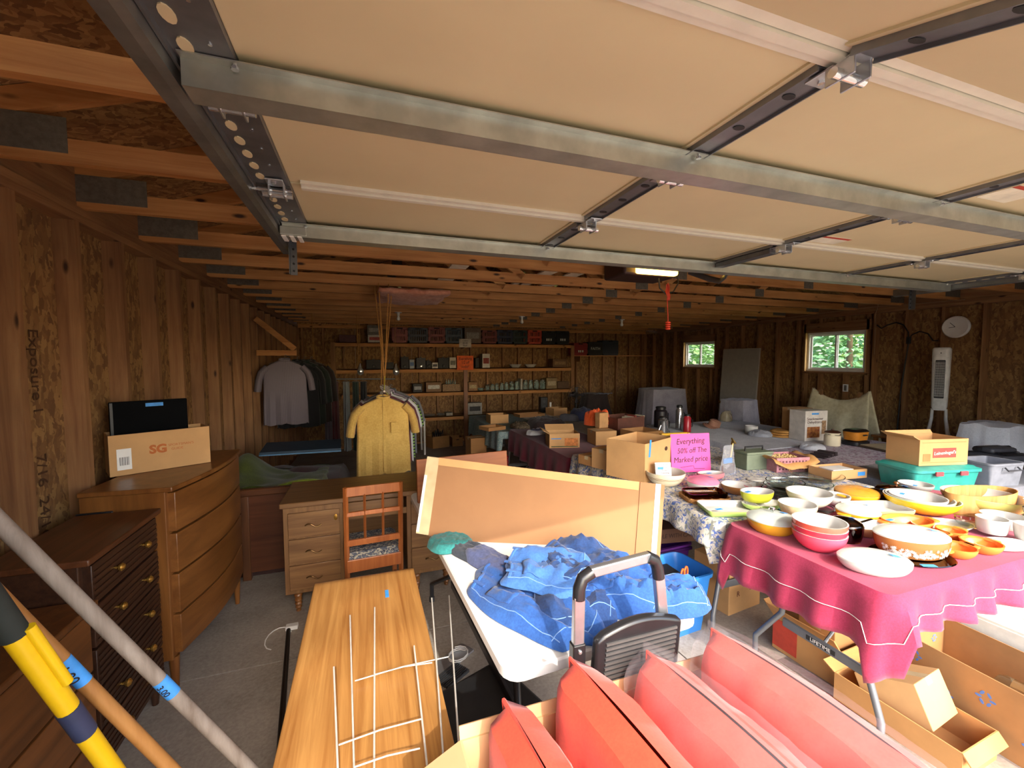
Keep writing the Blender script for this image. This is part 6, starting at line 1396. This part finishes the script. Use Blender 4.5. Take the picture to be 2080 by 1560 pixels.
# signs on the shelves
os_ = thing('price_sign', 'orange hand lettered paper sign on the shelf post', 'sign', (PY(945, 737, YS-.05).x, YS-.047, PY(945, 737, YS-.05).z))
W2_ = 34*mpp(Vector(os_.location)); H2_ = 29*mpp(Vector(os_.location)); box(-W2_/2, W2_/2, -.002, 0, -H2_/2, H2_/2).build('paper', plain('orange_card', 'e8662a', .7), os_, False)
for i, s in enumerate(('Everything', '1/2 off', 'today!')): text(s, os_, basis((0, -.0028, H2_*(.28-.27*i)), (1, 0, .04), (0, 0, 1)), H2_*.26, INK, 'lettering', .15, .85)
wsg = thing('price_sign', 'small white hand lettered card on the top shelf edge', 'sign', (PY(945, 697, YS-.01).x, YS-.004, PY(945, 697, YS-.01).z)); box(-.14, .14, -.002, 0, -.095, .095).build('card', plain('white_card', 'c4bcae', .7), wsg, False)
for i, s in enumerate(('Crates', '$5.00', 'Each')): text(s, wsg, basis((0, -.0028, .055-.055*i), (1, 0, 0), (0, 0, 1)), .05, INK, 'lettering', .1)
# ceiling bulbs
for (u, v, lb_) in ((809, 637, 'bare bulb on the ceiling beside the hanging ropes'), (1060, 647, 'bare bulb on the ceiling above the middle of the shelves'), (1263, 655, 'bare bulb on the ceiling near the corner shelf')):
    p = PZ(u, v-7, ZC); p.y = min(TRY, key=lambda q: abs(q-p.y))+.019; p.x = PY(u, v-7, p.y).x; t = thing('light_bulb', lb_, 'light bulb', (p.x, p.y, ZC)); MB().lathe([(.055, -.012), (.055, -.001)], 20).build('base_plate', WHITE, t); MB().lathe([(.02, -.06), (.024, -.012)], 14).build('socket', WHITE, t); MB().lathe([(.002, -.135), (.022, -.128), (.03, -.105), (.022, -.078), (.014, -.061)], 16).build('bulb', plain('frosted_bulb', 'efece6', .3), t)
# ================================================================== hanging clothes
HANG = metal('hanger_wire', '8a8a88', .3)
def shirt(name, label, loc, rz, mat, w=.50, L=.72, sleeve=.24, group=None, hang=True, collar=None, depth=.045, open_=0):
    t = thing(name, label, 'shirt', loc, rz, group); m = MB(); n = 28; R = []
    prof = [(0, .11, .05), (-.02, .2, .05), (-.05, .33, .05), (-.085, .44, .055), (-.13, .485, .06), (-.25, .50, .07), (-.4, .505, .07), (-.55, .52, .068), (-L, .53, .06)]
    for z, ww, dd in prof:
        R.append([(ww*w/1.0*math.cos(2*PI*i/n)*(1/(abs(math.cos(2*PI*i/n))**6+abs(math.sin(2*PI*i/n))**6+1e-6)**(1/12)), (dd*depth/.07)*math.sin(2*PI*i/n)*(1+.5*(-z/L)*math.sin(i*2.9)), z+.012*math.sin(i*1.3)*(z == -L)) for i in range(n)])
    m.rings(R, True, False)
    for s in (-1, 1):
        P = [(s*w*.40, 0, -.085), (s*w*.54, 0, -.16), (s*w*.60, 0, -.26), (s*w*.635, 0, -.14-sleeve)]
        m.tube(P, .066, 14, r1=.085, flat=.042)
    b = m.build('body', mat, t, True)
    cm = collar or mat
    MB().tube([(.062*math.cos(a), .03*math.sin(a)-.01, .01+.012*math.sin(a)) for a in [i*PI/8 for i in range(16)]], .009, 6, closed=True, flat=.016).build('collar', cm, t)
    MB().box(-.014, .014, -.0, .004, -L*.96, -.02, TR((0, -.075*depth/.07, 0))).build('placket', mat, t, False)
    if hang: MB().tube([(-w*.36, 0, -.045), (0, 0, .02), (0, 0, .05), (.012, 0, .075), (.03, 0, .06)], .004, 6).build('hanger', HANG, t); MB().tube([(w*.36, 0, -.045), (0, 0, .02)], .004, 6).build('hanger_arm', HANG, t)
    return t
YSH = 4.55; pc = PY(778, 808, YSH)
sy_ = shirt('shirt', 'yellow short sleeved button shirt at the front of the hanging row', (pc.x, YSH, pc.z), .12, fabric('yellow_linen', 'd9b464', 'bd9648', .85, 60), .52, .80)
box(.06, .15, -.086, -.079, -.36, -.25).build('pocket', fabric('yellow_linen', 'd9b464', 'bd9648', .85, 60), sy_, True, .002)
cols = (('maroon shirt just behind the yellow shirt', '5c2230', None), ('white shirt edge behind the maroon one', 'c6c4c8', None), ('green and black striped polo in the hanging row', '6f9a42', stripes('polo_stripes', '86b050', '1d2a20', 2, 9)), ('lilac shirt near the back of the hanging row', 'a89ab0', None), ('navy polo at the back of the hanging row', '1e2438', None), ('grey shirt deep in the hanging row', '6e7078', None))
for k, (lb_, hx_, m_) in enumerate(cols):
    shirt('shirt', lb_, (pc.x+.02+.018*k, YSH+.13+.11*k, pc.z+.01+.012*(k % 2)), .10-.03*k, m_ or fabric('shirt_'+hx_, hx_), .53+.02*(k % 3), .74+.03*(k % 2), .24, None)
rk = thing('hanging_rod', 'steel rod hung from the ceiling on ropes carrying the shirts', 'clothes rod', (0, 0, 0)); rzz = pc.z+.075
MB().tube([(pc.x+.01, YSH-.12, rzz), (pc.x+.14, YSH+1.1, rzz)], .011, 10).build('rod', CHROME, rk)
ROPE = plain('tan_rope', 'a8763c', .9, 0, .2, 80, .3)
for (a, b, dy) in ((-.02, .015, 0), (.03, .015, .02), (.0, .02, .9), (-.04, .012, .05), (.05, .02, .1)):
    MB().tube([(pc.x+.015, YSH+dy, rzz), (pc.x+.02+a*.6, YSH+dy*.8, rzz+.4), (pc.x+.02+a*2.0, YSH+dy, ZC+.02)], .0065, 6).build('rope', ROPE, rk)
MB().tube([(pc.x+.02, YSH-.04, rzz+.15), (pc.x+.01, YSH-.05, rzz+.0), (pc.x+.05, YSH-.05, rzz-.04)], .012, 6, flat=.004).build('yellow_strap', plain('strap_yellow', 'c9cc2e', .6), rk)
kn = MB()
for i in range(30): a = i*1.9; kn.tube([(pc.x+.02+.05*math.cos(a), YSH-.03+.03*math.sin(a), rzz-.02+.02*math.sin(2*a)), (pc.x+.02+.05*math.cos(a+2), YSH-.03+.03*math.sin(a+2), rzz+.03+.03*math.cos(a))], .004, 5)
kn.build('rope_knot', plain('knot_grey', '8a8078', .8), rk)
# pale shirt at the left wall, with dark clothes behind
pw = PY(578, 732, 6.2); ws_ = shirt('shirt', 'pale checked shirt hanging from the wall bracket', (pw.x+.0, 6.2, pw.z), .1, stripes('pale_check', '8d848c', '756b76', 0, 30), .50, .84, .26)
brk = thing('wall_bracket', 'triangular lumber bracket on the left stud wall', 'bracket', (0, 0, 0)); pb0 = PY(513, 715, 6.25); pb1 = PY(603, 717, 6.25); pb2 = PY(520, 655, 6.25)
def beam(p, q, h, w, nm, par, mat=LUMX): return chord(p, q, h, w).build(nm, mat, par, False)
beam((XL, 6.22, pb1.z), (pb1.x, 6.22, pb1.z), .07, .04, 'arm', brk); beam((XL, 6.22, pb2.z+.05), (pb1.x-.02, 6.22, pb1.z+.05), .07, .04, 'brace', brk)
MB().tube([(pb1.x-.1, 6.3, pb1.z-.05), (pw.x+.02, 6.25, pw.z+.06)], .006, 6).build('hook_wire', HANG, brk)
for k, (lb_, hx_) in enumerate((('black jacket behind the pale checked shirt', '15161a'), ('dark green coat hanging behind the pale shirt', '1c2620'), ('dark brown coat furthest from the pale shirt', '2a1f1c'))):
    shirt('coat', lb_, (pw.x+.12+.06*k, 6.42+.2*k, pw.z-.02), .1, fabric('coat_'+hx_, hx_), .5, .9, .45, None)
# rail with trousers
rl = thing('clothes_rail', 'long rail roped to the ceiling holding trousers before the shelves', 'clothes rod', (0, 0, 0)); ra = PY(640, 770, 7.6); rb2 = PY(790, 770, 7.6)
MB().tube([(ra.x, 7.6, ra.z), (rb2.x+.1, 7.6, rb2.z)], .012, 10).build('rail', STEELD, rl)
for u in (640, 730): 
    q = PY(u, 770, 7.6); MB().tube([(q.x, 7.6, q.z), (q.x-.02, 7.6, ZC)], .006, 6).build('rope', ROPE, rl)
for (u, lb_) in ((732, 'left chrome clip hanging on the trouser rail rope'), (805, 'right chrome clip hanging near the shelves')):
    q = PY(u, 760, 7.5); o = MB().lathe([(.02, 0), (.05, .03), (.055, .08), (.03, .12), (.01, .2)], 12, 1, .5).build('chrome_clip', CHROME, None, True, loc=(q.x, 7.55, q.z-.02)); tag(o, lb_, 'clip'); MB().tube([(0, 0, .19), (0, (min(TRY, key=lambda w_: abs(w_-7.55))+.02-7.55), ZC-q.z+.03)], .004, 6).build('cord', ROPE, o)
for k, (u, hx_, lb_) in enumerate(((665, '5a5058', 'grey mauve trousers at the left of the rail'), (680, '5e1f26', 'dark red trousers on the rail'), (703, '9aa0a0', 'pale grey trousers on the rail'), (722, '2a4038', 'dark green trousers on the rail'), (738, '20242a', 'black trousers at the right of the rail'))):
    q = PY(u, 772, 7.6); m = MB(); n = 18
    R = [[((.05+.012*s)*math.cos(2*PI*i/n), (.12+.03*s)*math.sin(2*PI*i/n)*(1+.15*math.sin(3*i)), -1.15*s) for i in range(n)] for s in (0, .05, .3, .6, 1)]
    m.rings(R, True, True); t = thing('trousers', lb_, 'trousers', (q.x, 7.6, q.z-.03)); m.build('legs', fabric('trouser_'+hx_, hx_), t); MB().tube([(-.07, 0, -.01), (0, 0, .03), (.07, 0, -.01)], .004, 6).build('hanger', HANG, t)
# bed with comforter behind headboard, blue board
cf = MB().grid(lambda a, b: (-1.28+1.14*a, 3.84+1.75*b, fz(4.5)+.02+(.62-.12*b)*min(1, (min(a, 1-a)*9)**.6+.0)*min(1, (min(b, 1-b)*10)**.6)+.05*nz(a*4, b*5, 2)*min(a, 1-a)*4), 40, 40).build('comforter', fabric('comforter_red', '4a2420', '301614'), None, True, loc=(0, 0, 0), solid=.02); tag(cf, 'dark red brown comforter over the bed behind the headboard', 'bedding')
gq = MB().grid(lambda a, b: (-1.25+1.02*a, 3.95+1.1*b+.25*a, fz(4.5)+.665-.1*b+.05*nz(a*5, b*5, 4)-(.0 if a < .82 else (a-.82)*2.0)+.22*math.exp(-((a-.12)/.16)**2-((b-.7)/.4)**2)), 34, 20).build('blanket', fabric('blanket_olive', '5f6a1c', '3f4a14'), None, True, solid=.02); tag(gq, 'olive green blanket thrown across the comforter', 'blanket')
gy = MB().tube([(-.72+.55*a, 3.98+.05*a, fz(4.5)+.70+.05*math.sin(PI*a)-.12*a*a) for a in [i/12 for i in range(13)]], .028, 8, flat=.014).build('satin_edge', fabric('satin_lime', '8a9a2a', '6a7a1e'), gq)
pbl = PZ(595, 890, .76); bb_ = box(-.36, .36, -.22, .22, 0, .035).build('foam_board', plain('board_blue', '1f3648', .6), None, False, .004, loc=(-.62, 4.75, .762), rz=.05); bb_.rotation_euler = (.04, .02, .05); tag(bb_, 'dark blue flat board lying on the olive blanket', 'board'); box(-.362, .362, -.223, -.2201, .0, .012).build('pale_edge', plain('edge_blue', '4a7496', .5), bb_, False)
gt = MB().box(-.25, .25, -.3, .3, 0, .012).build('poster_board', plain('board_grey', '7d7a80', .7), None, False, loc=(.42, 5.1, fz(5.1)), rz=.2); gt.location = (.30, 5.25, fz(5.2)+.26); gt.rotation_euler = (.0, 1.0, .2); tag(gt, 'grey sheet leaning beside the comforter', 'sheet'); box(-.24, .24, -.29, .29, .0121, .0135).build('white_face', plain('face_white', 'a8a6ac', .7), gt, False)
bt2 = thing('folding_table', 'small table with white legs piled with black clothes by the shelves', 'table', (PY(840, 918, 8.75).x-.05, 8.75, fz(8.75)), 0); tw = .55
MB().rlathe([(0, .70), (0, .725)], tw/2, .3, .04).build('table_top', HD, bt2)
for x in (-tw/2+.03, tw/2-.03):
    for y in (-.26, .26): MB().tube([(x, y, 0), (x, y, .70)], .02, 8).build('leg', WHITE, bt2)
garment('clothes_pile', 'black clothes heaped on the small white legged table', bt2.location.x, 8.75, fz(8.75)+.726, .45, .4, .25, .1, fabric('black_heap', '17161a', '0e0d10'), 91, None, 'clothes', .06)
# ================================================================== trees outside the windows
BARK = plain('bark', '6a5844', .9, 0, .3, 12, .4)
def leafcloud(hexa, hex2, seed, n=2600, conif=True):
    rnd = random.Random(seed); m = MB()
    for i in range(n):
        h = rnd.random()**.8; r = (1-h)*1.9+.25 if conif else 1.8*math.sqrt(max(.02, 1-(2*h-1)**2)); a = rnd.uniform(0, 2*PI); rr = r*math.sqrt(rnd.uniform(.25, 1))
        c = Vector((rr*math.cos(a), rr*math.sin(a), .5+h*5.5-.25*rr)); s = rnd.uniform(.06, .16)
        d = Vector((math.cos(a), math.sin(a), rnd.uniform(-.7, .3))).normalized(); sd_ = d.cross(Vector((rnd.uniform(-1, 1), rnd.uniform(-1, 1), 1))).normalized()
        m.add([c-d*s-sd_*s*.2, c-d*s*.2+sd_*s*.55, c+d*s*1.2, c-d*s*.2-sd_*s*.55], [(0, 1, 2, 3)])
    return m
for k, (x, y, lb_, h1, h2, con, sc_) in enumerate(((10.3, 6.5, 'blue green fir tree outside the larger window', '5f8f5a', '8fc08a', True, .75), (12.6, 4.6, 'pale green leafy tree beyond the larger window frame', '86a83c', 'b9cf6a', False, .8), (10.6, 12.6, 'bushy green tree outside the smaller window', '6f9a52', 'a8c98a', False, .8), (13.6, 16.2, 'tall green fir tree behind the bushy tree', '5f8a50', '86b478', True, 1.1), (12.6, 9.6, 'dark fir tree between the two windows', '4f7a48', '7fae70', True, 1.1), (15.6, 8.2, 'far leafy tree filling the gap behind the fir', '7aa04a', 'a6c070', False, 1.2), (14.6, 12.9, 'far leafy tree behind the smaller window', '7aa04a', 'a6c070', False, 1.1))):
    t = thing('tree', lb_, 'tree', (x, y, -.36)); t.scale = (sc_,)*3
    MB().tube([(0, 0, 0), (.05, 0, 2.5), (0, .05, 5.6)], .14, 10, r1=.03).build('trunk', BARK, t)
    lc = leafcloud(h1, h2, 5+k, 3200, con).build('foliage', plain('leaf_'+h1+str(k), h2, .6, 0, .3, 3, 0, .3, h1), t, False); lc['kind'] = 'stuff'
